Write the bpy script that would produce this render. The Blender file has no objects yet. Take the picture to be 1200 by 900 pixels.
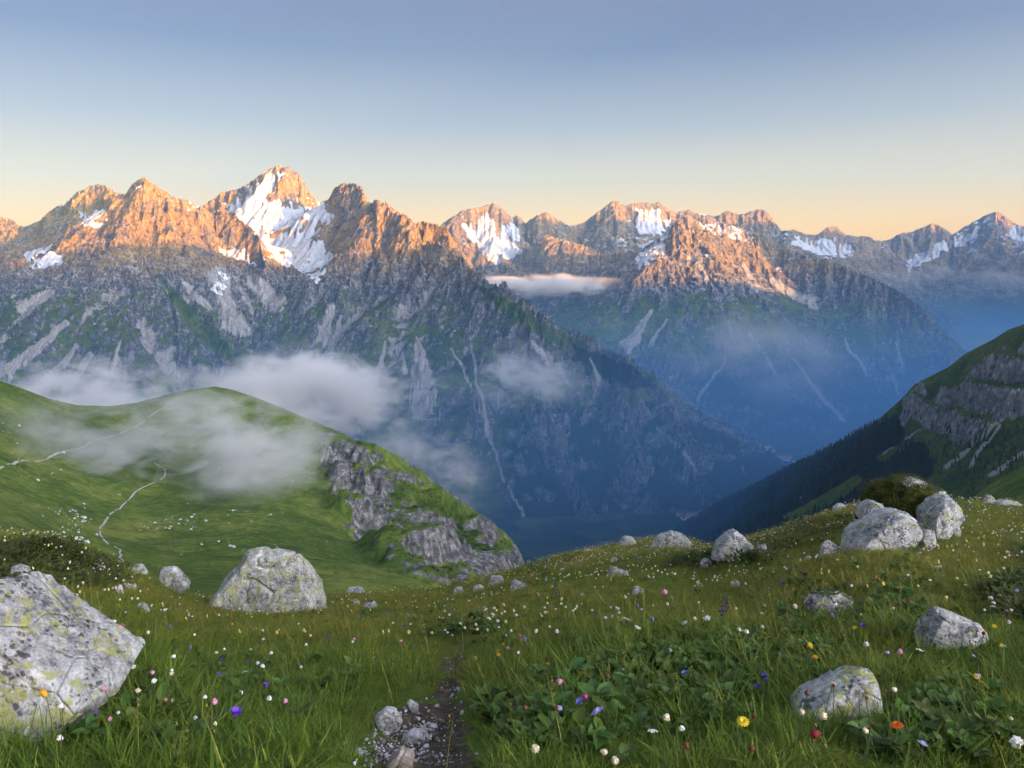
import bpy, bmesh, math, random, time
import numpy as np
from mathutils import Vector, Matrix, noise as mnoise

T_START = time.time()
sc = bpy.context.scene
COL = sc.collection
R = math.radians

# ---------------------------------------------------------------- camera
EYE = 1.65                      # eye height above the ground under the tripod
FPX = 942.0                     # focal length in photo pixels (photo is 1200 x 900)
PITCH = math.atan(120 / FPX)    # looking a little down; eye level falls on photo row 330
cam_data = bpy.data.cameras.new('camera')
cam_data.sensor_width = 36.0
cam_data.lens = 36.0 * FPX / 1200.0
cam_data.clip_start = 0.05
cam_data.clip_end = 90000.0
cam = bpy.data.objects.new('camera', cam_data)
COL.objects.link(cam)
cam.location = (0, 0, EYE)
cam.rotation_euler = (math.pi / 2 - PITCH, 0, 0)
sc.camera = cam

# ---------------------------------------------------------------- sky, sun, exposure
SUN_EL = R(8.0)
SUN_AZ = R(125)                 # compass angle from +Y towards +X: behind the camera's right shoulder
SKY_STRENGTH = 0.105
EXPOSURE = 2.5
world = bpy.data.worlds.new('World')
sc.world = world
world.use_nodes = True
wn = world.node_tree
wn.nodes.clear()
w_sky = wn.nodes.new('ShaderNodeTexSky')
w_sky.sky_type = 'NISHITA'
w_sky.sun_disc = False
w_sky.sun_elevation = SUN_EL
w_sky.sun_rotation = SUN_AZ
w_sky.altitude = 500
w_sky.air_density = 0.08
w_sky.dust_density = 10.0
w_sky.ozone_density = 1.0
# dawn tint of the sky by height above the horizon, the same all the way round:
# warm low down, even blue from the top of the picture up to the zenith
w_tc = wn.nodes.new('ShaderNodeTexCoord')
w_sep = wn.nodes.new('ShaderNodeSeparateXYZ')
w_ramp = wn.nodes.new('ShaderNodeValToRGB')
wn.links.new(w_tc.outputs['Generated'], w_sep.inputs[0])
wn.links.new(w_sep.outputs['Z'], w_ramp.inputs[0])
SKY_STOPS = [(0.0, (1.8, 0.82, 0.03)), (0.07, (1.32, 0.75, 0.02)), (0.113, (0.76, 0.55, 0.12)), (0.18, (0.27, 0.26, 0.16)), (0.262, (0.0, 0.03, 0.08)),
             (0.31, (0.0, 0.01, 0.07)), (0.6, (0.05, 0.10, 0.17)), (1.0, (0.10, 0.17, 0.28))]
cr = w_ramp.color_ramp
for i, (p, c) in enumerate(SKY_STOPS):
    e = cr.elements[i] if i < 2 else cr.elements.new(p)
    e.position = p; e.color = (*c, 1)
w_add = wn.nodes.new('ShaderNodeMix'); w_add.data_type = 'RGBA'; w_add.blend_type = 'ADD'; w_add.clamp_result = False
w_add.inputs[0].default_value = 1.0
w_scl = wn.nodes.new('ShaderNodeVectorMath'); w_scl.operation = 'SCALE'; w_scl.inputs['Scale'].default_value = 1.0 / SKY_STRENGTH / 2 ** EXPOSURE
wn.links.new(w_ramp.outputs[0], w_scl.inputs[0])
wn.links.new(w_sky.outputs[0], w_add.inputs[6]); wn.links.new(w_scl.outputs[0], w_add.inputs[7])
w_bg = wn.nodes.new('ShaderNodeBackground')
w_bg.inputs['Strength'].default_value = SKY_STRENGTH
w_out = wn.nodes.new('ShaderNodeOutputWorld')
wn.links.new(w_add.outputs[2], w_bg.inputs['Color'])
wn.links.new(w_bg.outputs[0], w_out.inputs['Surface'])

sun_data = bpy.data.lights.new('sun', 'SUN')
sun_data.energy = 4.2
sun_data.angle = R(0.5)
sun_data.color = (1.0, 0.41, 0.01)
sun = bpy.data.objects.new('sun', sun_data)
COL.objects.link(sun)
sdir = Vector((math.sin(SUN_AZ) * math.cos(SUN_EL), math.cos(SUN_AZ) * math.cos(SUN_EL), math.sin(SUN_EL)))
sun.rotation_euler = sdir.to_track_quat('Z', 'Y').to_euler()
sun.location = sdir * 100

sc.view_settings.view_transform = 'Standard'
sc.view_settings.look = 'None'
sc.view_settings.gamma = 1.0
sc.view_settings.use_curve_mapping = False
sc.view_settings.exposure = EXPOSURE
sc.render.engine = 'CYCLES'
sc.cycles.use_denoising = True
try:
    sc.cycles.denoiser = 'OPENIMAGEDENOISE'
except Exception:
    pass
sc.cycles.max_bounces = 6
sc.cycles.diffuse_bounces = 3
sc.cycles.transparent_max_bounces = 12
sc.cycles.volume_bounces = 8
sc.cycles.volume_step_rate = 1.0

# ---------------------------------------------------------------- numpy helpers
SP, CP = math.sin(PITCH), math.cos(PITCH)

def unproj(px, py, d):
    """photo pixel + distance along +Y -> world point"""
    X = (px - 600.0) / FPX
    Y = -(py - 450.0) / FPX
    dy = CP + Y * SP
    dz = Y * CP - SP
    k = d / dy
    return np.array((X * k, d, EYE + dz * k))

def proj(x, y, z):
    """world arrays -> photo pixel arrays"""
    zz = z - EYE
    f = y * CP - zz * SP
    up = y * SP + zz * CP
    f = np.maximum(f, 1e-6)
    return 600 + FPX * x / f, 450 - FPX * up / f

def hash2(ix, iy, seed):
    ix = ix.astype(np.int64); iy = iy.astype(np.int64)
    h = (ix * 374761393 + iy * 668265263 + seed * 1442695041) & 0xFFFFFFFF
    h = ((h ^ (h >> 13)) * 1274126177) & 0xFFFFFFFF
    h = ((h ^ (h >> 16)) * 2246822519) & 0xFFFFFFFF
    return (h ^ (h >> 15)) & 0xFFFFFFFF

_ang = np.linspace(0, 2 * np.pi, 256, endpoint=False)
_GX, _GY = np.cos(_ang), np.sin(_ang)

def pnoise(x, y, seed=0):
    """gradient noise, about -1..1"""
    ix = np.floor(x); iy = np.floor(y)
    fx = x - ix; fy = y - iy
    ux = fx * fx * fx * (fx * (fx * 6 - 15) + 10)
    uy = fy * fy * fy * (fy * (fy * 6 - 15) + 10)
    def g(ox, oy):
        h = hash2(ix + ox, iy + oy, seed) & 255
        return _GX[h] * (fx - ox) + _GY[h] * (fy - oy)
    a = g(0, 0); b = g(1, 0); c = g(0, 1); d = g(1, 1)
    return 1.5 * ((a + (b - a) * ux) * (1 - uy) + (c + (d - c) * ux) * uy)

def fbm(x, y, f, octv=4, seed=0, gain=0.5):
    s = 0; a = 1.0; t = 0
    for i in range(octv):
        s = s + a * pnoise(x * f + 17.3 * i, y * f - 9.1 * i, seed + i)
        t += a; a *= gain; f *= 2.03
    return s / t

def ridged(x, y, f, octv=4, seed=0, gain=0.5):
    s = 0; a = 1.0; t = 0
    for i in range(octv):
        s = s + a * (1 - 2 * np.abs(pnoise(x * f + 5.7 * i, y * f + 3.3 * i, seed + i)))
        t += a; a *= gain; f *= 2.07
    return s / t

def gullies(x, y, gx, gy, f, octv=5, seed=0, amp=1.0, gain=0.5, branch=1.0):
    """stripe noise that runs down the slope: rills and ribs, branching from octave to octave"""
    h = np.zeros_like(x); hx = np.zeros_like(x); hy = np.zeros_like(x)
    for o in range(octv):
        # the total slope gives the direction of the ribs
        sx = gx + hx * branch; sy = gy + hy * branch
        m = np.sqrt(sx * sx + sy * sy) + 1e-5
        k = np.minimum(1.0, m / 0.25)
        dx = -sy / m * k; dy = sx / m * k
        X = x * f; Y = y * f
        ix = np.floor(X); iy = np.floor(Y)
        fx = X - ix; fy = Y - iy
        va = 0; vx = 0; vy = 0; wt = 1e-6
        for i in range(-1, 3):
            for j in range(-1, 3):
                hh = hash2(ix + i, iy + j, seed + o * 31)
                px = fx - i - ((hh & 1023) / 1023.0 - 0.5) * 0.9
                py = fy - j - (((hh >> 10) & 1023) / 1023.0 - 0.5) * 0.9
                w = np.exp(-2.2 * (px * px + py * py))
                ph = 2 * np.pi * (px * dx + py * dy)
                c = np.cos(ph); s = np.sin(ph)
                va = va + c * w; vx = vx - s * dx * w; vy = vy - s * dy * w; wt = wt + w
        va /= wt; vx = vx / wt * 2 * np.pi * f; vy = vy / wt * 2 * np.pi * f
        h += va * amp
        hx += vx * amp; hy += vy * amp
        amp *= gain; f *= 2.0
    return h

def smin(a, b, k):
    h = np.clip(0.5 + 0.5 * (b - a) / k, 0, 1)
    return b + (a - b) * h - k * h * (1 - h)

def smax(a, b, k):
    return -smin(-a, -b, k)

def sstep(a, b, x):
    t = np.clip((x - a) / (b - a), 0, 1)
    return t * t * (3 - 2 * t)

def poly_sd(px, py, poly):
    """signed distance to a polygon (positive inside), arrays of any shape"""
    d2 = np.full(px.shape, 1e18); inside = np.zeros(px.shape, bool)
    n = len(poly)
    for i in range(n):
        ax, ay = poly[i]; bx, by = poly[(i + 1) % n]
        ex, ey = bx - ax, by - ay
        t = np.clip(((px - ax) * ex + (py - ay) * ey) / (ex * ex + ey * ey + 1e-12), 0, 1)
        qx = px - ax - t * ex; qy = py - ay - t * ey
        d2 = np.minimum(d2, qx * qx + qy * qy)
        c = ((ay > py) != (by > py)) & (px < (bx - ax) * (py - ay) / (by - ay + 1e-12) + ax)
        inside ^= c
    d = np.sqrt(d2)
    return np.where(inside, d, -d)

def line_d(px, py, line):
    """distance to a polyline in the same units, and the position 0..1 along it"""
    best = np.full(px.shape, 1e18); tt = np.zeros(px.shape)
    n = len(line) - 1
    for i in range(n):
        ax, ay = line[i][:2]; bx, by = line[i + 1][:2]
        ex, ey = bx - ax, by - ay
        t = np.clip(((px - ax) * ex + (py - ay) * ey) / (ex * ex + ey * ey + 1e-12), 0, 1)
        d = (px - ax - t * ex) ** 2 + (py - ay - t * ey) ** 2
        m = d < best
        best = np.where(m, d, best); tt = np.where(m, (i + t) / n, tt)
    return np.sqrt(best), tt

# ---------------------------------------------------------------- grids
class Grid:
    """terrain sheet laid out as a fan: columns u = x / y, rows y"""
    def __init__(self, px0, px1, nu, ys):
        self.u = np.linspace((px0 - 600) / FPX, (px1 - 600) / FPX, nu)
        self.yv = np.asarray(ys, float)
        self.Y, self.U = np.meshgrid(self.yv, self.u, indexing='ij')
        self.X = self.U * self.Y
    def grad(self, z):
        zy = np.gradient(z, self.yv, axis=0)
        zu = np.gradient(z, self.u, axis=1)
        return zu / self.Y, zy - self.U / self.Y * zu
    def slope(self, z):
        gx, gy = self.grad(z)
        return gx, gy, np.sqrt(gx * gx + gy * gy)
    def match_skyline(self, z, sky, L, smooth=5, clampz=400, jag=None):
        """raise or lower the crest so that it follows a skyline given as (px, py) points"""
        for it in range(2):
            T = (z - EYE) / self.Y
            r = T.argmax(0); cols = np.arange(len(self.u))
            yr = self.yv[r]; Tm = T[r, cols]
            px, py = proj(self.u * yr, yr, EYE + Tm * yr)
            sk = np.array(sky, float)
            tgt = np.interp(px, sk[:, 0], sk[:, 1])
            if jag is not None:
                tgt = tgt - jag(px)
            ok = (px >= sk[0, 0]) & (px <= sk[-1, 0])
            d = np.where(ok, (py - tgt) / FPX, 0)
            if smooth > 0:
                k = np.hanning(2 * smooth + 3)[1:-1]; k /= k.sum()
                d = np.convolve(np.pad(d, smooth, mode='edge'), k, mode='valid')
            dz = np.clip(d * yr, -clampz, clampz)
            yr = np.convolve(np.pad(yr, 12, mode='edge'), np.ones(25) / 25, mode='valid')
            w = np.exp(-((self.Y - yr[None, :]) / L) ** 2)
            w = np.where(self.Y > yr[None, :], np.exp(-((self.Y - yr[None, :]) / (L * 2)) ** 2), w)
            z = z + dz[None, :] * w
        return z
    def build(self, name, z, mat, attrs=None, cut=None, smooth=True):
        ny, nu = z.shape
        co = np.stack((self.X, self.Y, z), -1).reshape(-1, 3).astype(np.float32)
        idx = np.arange(ny * nu).reshape(ny, nu)
        q = np.stack((idx[:-1, :-1], idx[:-1, 1:], idx[1:, 1:], idx[1:, :-1]), -1).reshape(-1, 4)
        if cut is not None:
            keep = cut[:-1, :-1] | cut[:-1, 1:] | cut[1:, 1:] | cut[1:, :-1]
            q = q[keep.reshape(-1)]
            used = np.zeros(ny * nu, bool); used[q.reshape(-1)] = True
            remap = np.cumsum(used) - 1
            co = co[used]; q = remap[q]
        else:
            used = np.ones(ny * nu, bool)
        me = bpy.data.meshes.new(name)
        me.vertices.add(len(co)); me.vertices.foreach_set('co', co.reshape(-1))
        me.loops.add(len(q) * 4); me.loops.foreach_set('vertex_index', q.reshape(-1).astype(np.int32))
        me.polygons.add(len(q))
        me.polygons.foreach_set('loop_start', np.arange(0, len(q) * 4, 4, dtype=np.int32))
        me.polygons.foreach_set('loop_total', np.full(len(q), 4, np.int32))
        me.polygons.foreach_set('use_smooth', np.full(len(q), smooth, bool))
        me.update(calc_edges=True)
        for k, v in (attrs or {}).items():
            a = me.attributes.new(k, 'FLOAT', 'POINT')
            a.data.foreach_set('value', v.reshape(-1)[used].astype(np.float32))
        me.materials.append(mat)
        o = bpy.data.objects.new(name, me)
        COL.objects.link(o)
        return o

def ridge_points(pts):
    return np.array([unproj(*p) for p in pts])

def ridge_field(X, Y, ridges, k=45.0, wob=None):
    """height of a massif made of crest lines: highest of all the flanks, softly joined"""
    out = np.full(X.shape, -5000.0)
    for pts, prof in ridges:
        P = ridge_points(pts)
        s0, d0, s1 = prof                 # steep slope near the crest, reach of it, slope below
        loc = np.full(X.shape, -5000.0)
        for i in range(len(P) - 1):
            a, b = P[i], P[i + 1]
            e = b[:2] - a[:2]; L2 = float(e @ e) + 1e-9
            t = np.clip(((X - a[0]) * e[0] + (Y - a[1]) * e[1]) / L2, 0, 1)
            d = np.hypot(X - a[0] - t * e[0], Y - a[1] - t * e[1])
            if wob is not None:
                d = d * wob
            h = a[2] + (b[2] - a[2]) * t - ((s0 - s1) * d0 * (1 - np.exp(-d / d0)) + s1 * d)
            loc = np.maximum(loc, h)
        out = smax(out, loc, k)
    return out

def tps(cp, vals, qx, qy, reg=1e-6):
    """thin-plate surface through scattered points"""
    cp = np.asarray(cp, float); n = len(cp)
    d = np.hypot(cp[:, None, 0] - cp[None, :, 0], cp[:, None, 1] - cp[None, :, 1])
    K = np.where(d > 0, d * d * np.log(d + 1e-12), 0) + reg * np.eye(n)
    Pm = np.concatenate((np.ones((n, 1)), cp), 1)
    A = np.block([[K, Pm], [Pm.T, np.zeros((3, 3))]])
    w = np.linalg.solve(A, np.concatenate((vals, np.zeros(3))))
    out = w[n] + w[n + 1] * qx + w[n + 2] * qy
    for i in range(n):
        d2 = (qx - cp[i, 0]) ** 2 + (qy - cp[i, 1]) ** 2
        out = out + w[i] * 0.5 * d2 * np.log(d2 + 1e-12)
    return out

def surf_from_pixels(grid, cps):
    """height sheet through (px, py, y) samples"""
    P = np.array([unproj(*c) for c in cps])
    cu = P[:, 0] / P[:, 1]; cl = np.log(P[:, 1])
    T = (P[:, 2] - EYE) / P[:, 1]
    q = tps(np.stack((cu, cl), 1), T, grid.U, np.log(grid.Y), 1e-5)
    return EYE + q * grid.Y

# ---------------------------------------------------------------- object helpers
def structure(o, label=None, cat=None):
    o['kind'] = 'structure'
    if label: o['label'] = label
    if cat: o['category'] = cat
    return o

def stuff(o, label, cat):
    o['kind'] = 'stuff'; o['label'] = label; o['category'] = cat
    return o

def tag(o, label, cat, group=None):
    o['label'] = label; o['category'] = cat
    if group: o['group'] = group
    return o

# ---------------------------------------------------------------- material helpers
class M:
    def __init__(self, name):
        self.m = bpy.data.materials.new(name); self.m.use_nodes = True
        self.t = self.m.node_tree; self.t.nodes.clear()
        self.out = self.n('ShaderNodeOutputMaterial')
    def n(self, typ, **kw):
        nd = self.t.nodes.new(typ)
        for k, v in kw.items():
            setattr(nd, k, v)
        return nd
    def put(self, sock, v):
        if hasattr(v, 'is_linked') or isinstance(v, bpy.types.NodeSocket):
            self.t.links.new(v, sock)
        elif isinstance(v, (tuple, list)) and len(v) == 3 and sock.type == 'RGBA':
            sock.default_value = (*v, 1)
        else:
            sock.default_value = v
    def attr(self, name, typ='GEOMETRY'):
        a = self.n('ShaderNodeAttribute', attribute_name=name, attribute_type=typ)
        return a.outputs['Fac']
    def pos(self):
        return self.n('ShaderNodeNewGeometry').outputs['Position']
    def objco(self):
        return self.n('ShaderNodeTexCoord').outputs['Object']
    def mapped(self, v, scale=(1, 1, 1), loc=(0, 0, 0)):
        m = self.n('ShaderNodeMapping')
        self.put(m.inputs['Vector'], v)
        m.inputs['Scale'].default_value = scale; m.inputs['Location'].default_value = loc
        return m.outputs[0]
    def noise(self, v, scale, detail=5, rough=0.55, dist=0.0, out='Fac'):
        n = self.n('ShaderNodeTexNoise')
        self.put(n.inputs['Vector'], v)
        n.inputs['Scale'].default_value = scale; n.inputs['Detail'].default_value = detail
        n.inputs['Roughness'].default_value = rough; n.inputs['Distortion'].default_value = dist
        return n.outputs[out]
    def voro(self, v, scale, feature='F1', out='Distance', rnd=1.0):
        n = self.n('ShaderNodeTexVoronoi', feature=feature)
        self.put(n.inputs['Vector'], v)
        n.inputs['Scale'].default_value = scale; n.inputs['Randomness'].default_value = rnd
        return n.outputs[out]
    def math(self, op, a, b=0.0, c=0.0, clamp=False):
        n = self.n('ShaderNodeMath', operation=op, use_clamp=clamp)
        self.put(n.inputs[0], a); self.put(n.inputs[1], b); self.put(n.inputs[2], c)
        return n.outputs[0]
    def ramp(self, fac, stops, interp='LINEAR'):
        n = self.n('ShaderNodeValToRGB')
        self.put(n.inputs[0], fac)
        cr = n.color_ramp; cr.interpolation = interp
        while len(cr.elements) > 1: cr.elements.remove(cr.elements[-1])
        for i, (p, c) in enumerate(stops):
            e = cr.elements[0] if i == 0 else cr.elements.new(p)
            e.position = p
            e.color = (*c, 1) if not isinstance(c, (int, float)) else (c, c, c, 1)
        return n.outputs[0]
    def step(self, v, a, b):
        n = self.n('ShaderNodeMapRange', interpolation_type='SMOOTHSTEP')
        self.put(n.inputs['Value'], v)
        n.inputs['From Min'].default_value = a; n.inputs['From Max'].default_value = b
        return n.outputs[0]
    def mix(self, f, a, b, blend='MIX'):
        n = self.n('ShaderNodeMix', data_type='RGBA', blend_type=blend, clamp_factor=True)
        self.put(n.inputs[0], f); self.put(n.inputs[6], a); self.put(n.inputs[7], b)
        return n.outputs[2]
    def bump(self, h, dist, strength=1.0, normal=None):
        n = self.n('ShaderNodeBump')
        self.put(n.inputs['Height'], h)
        n.inputs['Distance'].default_value = dist; n.inputs['Strength'].default_value = strength
        if normal is not None: self.put(n.inputs['Normal'], normal)
        return n.outputs[0]
    def bsdf(self, color, rough=0.9, normal=None, spec=0.2, **kw):
        b = self.n('ShaderNodeBsdfPrincipled')
        self.put(b.inputs['Base Color'], color); self.put(b.inputs['Roughness'], rough)
        self.put(b.inputs['Specular IOR Level'], spec)
        if normal is not None: self.put(b.inputs['Normal'], normal)
        for k, v in kw.items():
            self.put(b.inputs[k.replace('_', ' ')], v)
        self.t.links.new(b.outputs[0], self.out.inputs['Surface'])
        return self.m

# ================================================================ MATERIAL OF THE MOUNTAINS
def mountain_material(name, k=1.0, rockc=((0.035, 0.040, 0.050), (0.13, 0.132, 0.145), (0.44, 0.43, 0.43)), dots=0.5, tk=1.0, bk=1.0):
    """rock, scree, turf, wood and snow; where each lies comes from point attributes, its broken edges from noise"""
    m = M(name)
    P = m.pos()
    n1 = m.noise(P, 0.006 / k, 6, 0.6)
    n2 = m.noise(P, 0.03 / k, 8, 0.68)
    n3 = m.noise(P, 0.11 / k, 5, 0.75)
    n0 = m.noise(P, 0.0016 / k, 4, 0.6)
    warp = m.n('ShaderNodeVectorMath', operation='ADD')
    streak = m.noise(m.mapped(P, (0.045 / k, 0.045 / k, 0.007 / k)), 1.0, 7, 0.68, 0.6)
    strata = m.noise(m.mapped(P, (0.004 / k, 0.004 / k, 0.05 / k)), 1.0, 5, 0.65, 0.5)
    v = m.math('ADD', m.math('MULTIPLY', n2, 0.34), m.math('ADD', m.math('MULTIPLY', streak, 0.40), m.math('ADD', m.math('MULTIPLY', n3, 0.16), m.math('MULTIPLY', strata, 0.10))))
    rock = m.ramp(v, [(0.38, rockc[0]), (0.50, rockc[1]), (0.61, rockc[2])])
    # ochre rock on the high crags, deepened to put dawn glow into its colour
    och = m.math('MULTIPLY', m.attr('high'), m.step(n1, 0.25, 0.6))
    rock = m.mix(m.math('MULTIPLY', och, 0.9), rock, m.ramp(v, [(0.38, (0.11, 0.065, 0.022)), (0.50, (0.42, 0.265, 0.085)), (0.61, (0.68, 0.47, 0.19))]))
    scree = m.ramp(n3, [(0.3, (0.32, 0.30, 0.29)), (0.7, (0.58, 0.55, 0.52))])
    turf = m.ramp(m.math('ADD', m.math('MULTIPLY', n2, 0.35), m.math('ADD', m.math('MULTIPLY', n1, 0.30), m.math('MULTIPLY', n0, 0.35))),
                  [(0.38, (0.022 * tk, 0.042 * tk, 0.012 * tk)), (0.5, (0.065 * tk, 0.100 * tk, 0.018 * tk)), (0.61, (0.150 * tk, 0.165 * tk, 0.035 * tk))])
    wood = m.ramp(n3, [(0.35, (0.008, 0.015, 0.012)), (0.65, (0.028, 0.042, 0.024))])
    snow = m.ramp(n2, [(0.3, (0.52, 0.54, 0.59)), (0.7, (0.68, 0.69, 0.72))])
    fine = m.math('SUBTRACT', m.math('ADD', m.math('MULTIPLY', n2, 0.45), m.math('ADD', m.math('MULTIPLY', n3, 0.25), m.math('MULTIPLY', streak, 0.30))), 0.5)
    def edge(att, soft=0.18, amp=0.9):
        w = m.math('ADD', m.attr(att), m.math('MULTIPLY', fine, amp * 2.4))
        return m.step(w, 0.5 - soft, 0.5 + soft)
    c = rock
    c = m.mix(edge('scree', 0.25, 0.5), c, scree)
    c = m.mix(edge('turf', 0.10, 1.1), c, turf)
    c = m.mix(edge('wood', 0.10, 0.7), c, wood)
    # loose pale blocks and last snow lying about as dots
    vd = m.voro(P, 0.022 / k)
    rnd = m.voro(P, 0.022 / k, out='Color')
    sep = m.n('ShaderNodeSeparateColor'); m.put(sep.inputs[0], rnd)
    size = m.math('MULTIPLY', sep.outputs[1], 0.20)
    dot = m.math('MULTIPLY', m.math('LESS_THAN', vd, size), m.math('LESS_THAN', sep.outputs[0], m.math('MULTIPLY', m.attr('dots'), dots)))
    c = m.mix(dot, c, (0.60, 0.60, 0.62))
    sn = edge('snow', 0.06, 0.5)
    c = m.mix(sn, c, snow)
    bh = m.math('ADD', m.math('MULTIPLY', n2, 0.9), m.math('MULTIPLY', n3, 0.5))
    bh = m.math('ADD', bh, m.math('MULTIPLY', streak, 1.2))
    keep = m.math('SUBTRACT', 1.0, m.math('MULTIPLY', sn, 0.85))
    bh = m.math('MULTIPLY', bh, keep)
    nrm = m.bump(bh, 26.0 * k * bk, 1.0)
    return m.bsdf(c, 0.95, nrm, 0.1)

MAT_MTN = mountain_material('mountain_rock_turf_snow', tk=1.35)
MAT_FAR = mountain_material('far_rock_and_snow', 1.5, ((0.045, 0.045, 0.055), (0.15, 0.14, 0.145), (0.38, 0.35, 0.33)))

# ================================================================ LEFT MASSIF
SKY_L = [(-130, 262), (-40, 250), (0, 256), (12, 258), (26, 268), (45, 262), (62, 246), (75, 242), (92, 226), (110, 218), (122, 219), (135, 227),
         (146, 230), (156, 216), (168, 210), (180, 217), (196, 228), (206, 234), (222, 238), (236, 244), (246, 238), (258, 228), (272, 225),
         (288, 219), (300, 211), (312, 202), (328, 195), (340, 198), (352, 208), (362, 226), (372, 240), (384, 238), (392, 222), (402, 217),
         (414, 216), (424, 221), (431, 238), (440, 236), (452, 238), (466, 250), (476, 254), (486, 264), (500, 262), (514, 266), (524, 268),
         (531, 282), (540, 296), (552, 314), (566, 332), (580, 342), (600, 352), (622, 366), (646, 382), (690, 400), (735, 421), (765, 443),
         (800, 470), (840, 495), (870, 513), (915, 548)]

ICE_L = [[(262, 240), (290, 222), (320, 200), (332, 204), (312, 235), (345, 232), (375, 236), (392, 246), (398, 270), (372, 282), (330, 272), (295, 268), (268, 256)],
         [(296, 268), (340, 268), (380, 284), (392, 300), (372, 330), (352, 318), (318, 305), (292, 298)],
         [(92, 245), (118, 242), (130, 254), (112, 268), (95, 266)], [(26, 292), (62, 285), (78, 310), (32, 318)], [(248, 285), (300, 290), (318, 302), (300, 312), (262, 300)]]

def left_massif():
    g = Grid(-120, 940, 840, np.concatenate((np.arange(3150, 4600, 14.0), np.arange(4600, 7000, 10.0), np.arange(7000, 8450, 16.0))))
    X, Y = g.X, g.Y
    wx = X + 150 * fbm(X, Y, 1 / 900., 4, 11); wy = Y + 150 * fbm(X, Y, 1 / 900., 4, 23)
    st = (1.35, 330.0, 0.62); sp = (1.15, 200.0, 0.66); lo = (0.95, 260.0, 0.52)
    ridges = [
        ([(-140, 255, 8200), (0, 257, 7900), (26, 268, 7800), (60, 246, 7650), (112, 218, 7450), (135, 228, 7200), (152, 226, 6800), (168, 210, 6400)], st),
        ([(168, 210, 6400), (186, 222, 6450), (215, 238, 6550), (240, 246, 6700), (262, 252, 6800), (285, 250, 6650), (303, 280, 6450), (312, 300, 6250)], (1.5, 260, 0.6)),
        ([(246, 238, 8050), (272, 226, 8050), (300, 211, 8050), (328, 195, 8000), (352, 208, 8000), (372, 240, 7900)], (1.3, 320, 0.7)),
        ([(372, 240, 7900), (392, 222, 7500), (412, 216, 7200), (428, 232, 6900), (452, 238, 6500), (470, 252, 6350), (500, 263, 6250), (524, 270, 6150)], st),
        # spurs of the fore peak
        ([(168, 210, 6400), (148, 270, 6050), (118, 320, 5750), (92, 372, 5400), (62, 440, 5000)], sp),
        ([(168, 210, 6400), (166, 300, 5850), (172, 360, 5500), (196, 430, 5050), (215, 500, 4500)], sp),
        ([(186, 222, 6450), (190, 318, 5850), (232, 372, 5450), (282, 424, 4950), (300, 470, 4600)], sp),
        ([(240, 246, 6700), (252, 330, 5900), (300, 385, 5500), (345, 430, 5000)], lo),
        # left back spurs
        ([(60, 246, 7650), (40, 300, 7100), (10, 350, 6500), (-60, 410, 5900)], lo),
        ([(112, 218, 7450), (86, 290, 6850), (52, 330, 6400)], sp),
        # spurs of the right peak
        ([(412, 216, 7200), (404, 290, 6550), (392, 350, 6050), (372, 410, 5500), (350, 470, 4900)], lo),
        ([(452, 238, 6500), (444, 300, 6050), (430, 350, 5650), (424, 410, 5150), (410, 480, 4550)], sp),
        ([(500, 263, 6250), (488, 300, 5850), (486, 350, 5450), (492, 400, 5000)], sp),
        # long right spur down to the valley
        ([(470, 252, 6350), (510, 292, 5900), (532, 306, 5650), (566, 334, 5300), (604, 354, 5050), (648, 383, 4850), (692, 401, 4700), (737, 422, 4550),
          (767, 444, 4480), (802, 471, 4420), (842, 496, 4400), (872, 514, 4420), (917, 550, 4600)], (1.0, 260, 0.56)),
        ([(532, 306, 5650), (530, 360, 5250), (545, 410, 4850), (570, 480, 4350), (600, 560, 3850)], lo),
        ([(604, 354, 5050), (612, 400, 4700), (640, 460, 4300), (668, 530, 3900), (690, 600, 3550)], lo),
        ([(692, 401, 4700), (716, 450, 4350), (742, 520, 3950), (765, 590, 3600)], lo),
        ([(767, 444, 4480), (790, 500, 4150), (815, 550, 3900), (830, 590, 3700)], lo),
    ]
    z = ridge_field(wx, wy, ridges, 40.0)
    # basin of the hanging glacier
    z = z + 26 * ridged(X, Y, 1 / 620., 4, 5) * sstep(-900, -100, z)
    gx, gy, s = g.slope(z)
    e1 = gullies(X, Y, gx, gy, 1 / 420., 3, 3, 44.0, 0.52, 0.9)
    z = z + e1 * sstep(0.25, 0.75, s)
    gx, gy, s = g.slope(z)
    steep = sstep(0.55, 1.0, s)
    px, py = proj(X, Y, z); nf0 = fbm(X, Y, 1 / 70., 3, 43); ice = 0
    for poly in ICE_L: ice = np.maximum(ice, sstep(-6, 4, poly_sd(px, py, poly) + 6 * nf0) * (Y > 5600))
    steep = steep * (1 - 0.85 * ice)
    e2 = gullies(X, Y, gx, gy, 1 / 95., 3, 77, 15.0, 0.55, 0.8)
    z = z + e2 * (0.15 + 0.85 * steep)
    # crags: steps in the rock
    hi = sstep(-350, 150, z)
    z = z + steep * (0.5 + 0.9 * hi) * (24 * ridged(X, Y, 1 / 170., 4, 9, 0.55) + 9 * ridged(X, Y, 1 / 45., 2, 19))
    z = g.match_skyline(z, SKY_L, 420, 2, 400, lambda p: 3.4 * ridged(p, 0 * p, 1 / 13., 3, 71, 0.6) * sstep(560, 500, p) + 0.8 * ridged(p, 0 * p, 1 / 9., 2, 73))
    z = np.maximum(z, -1075 + 0 * z)
    px, py = proj(X, Y, z)
    gx, gy, s = g.slope(z)
    nz = fbm(X, Y, 1 / 260., 4, 41); nf = fbm(X, Y, 1 / 70., 3, 43)
    # ---- what lies on it
    conc = -(np.gradient(np.gradient(z, axis=1), axis=1))
    turf = sstep(150, -170, z + 190 * nz) * sstep(1.35, 0.85, s + 0.25 * nf)
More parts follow.
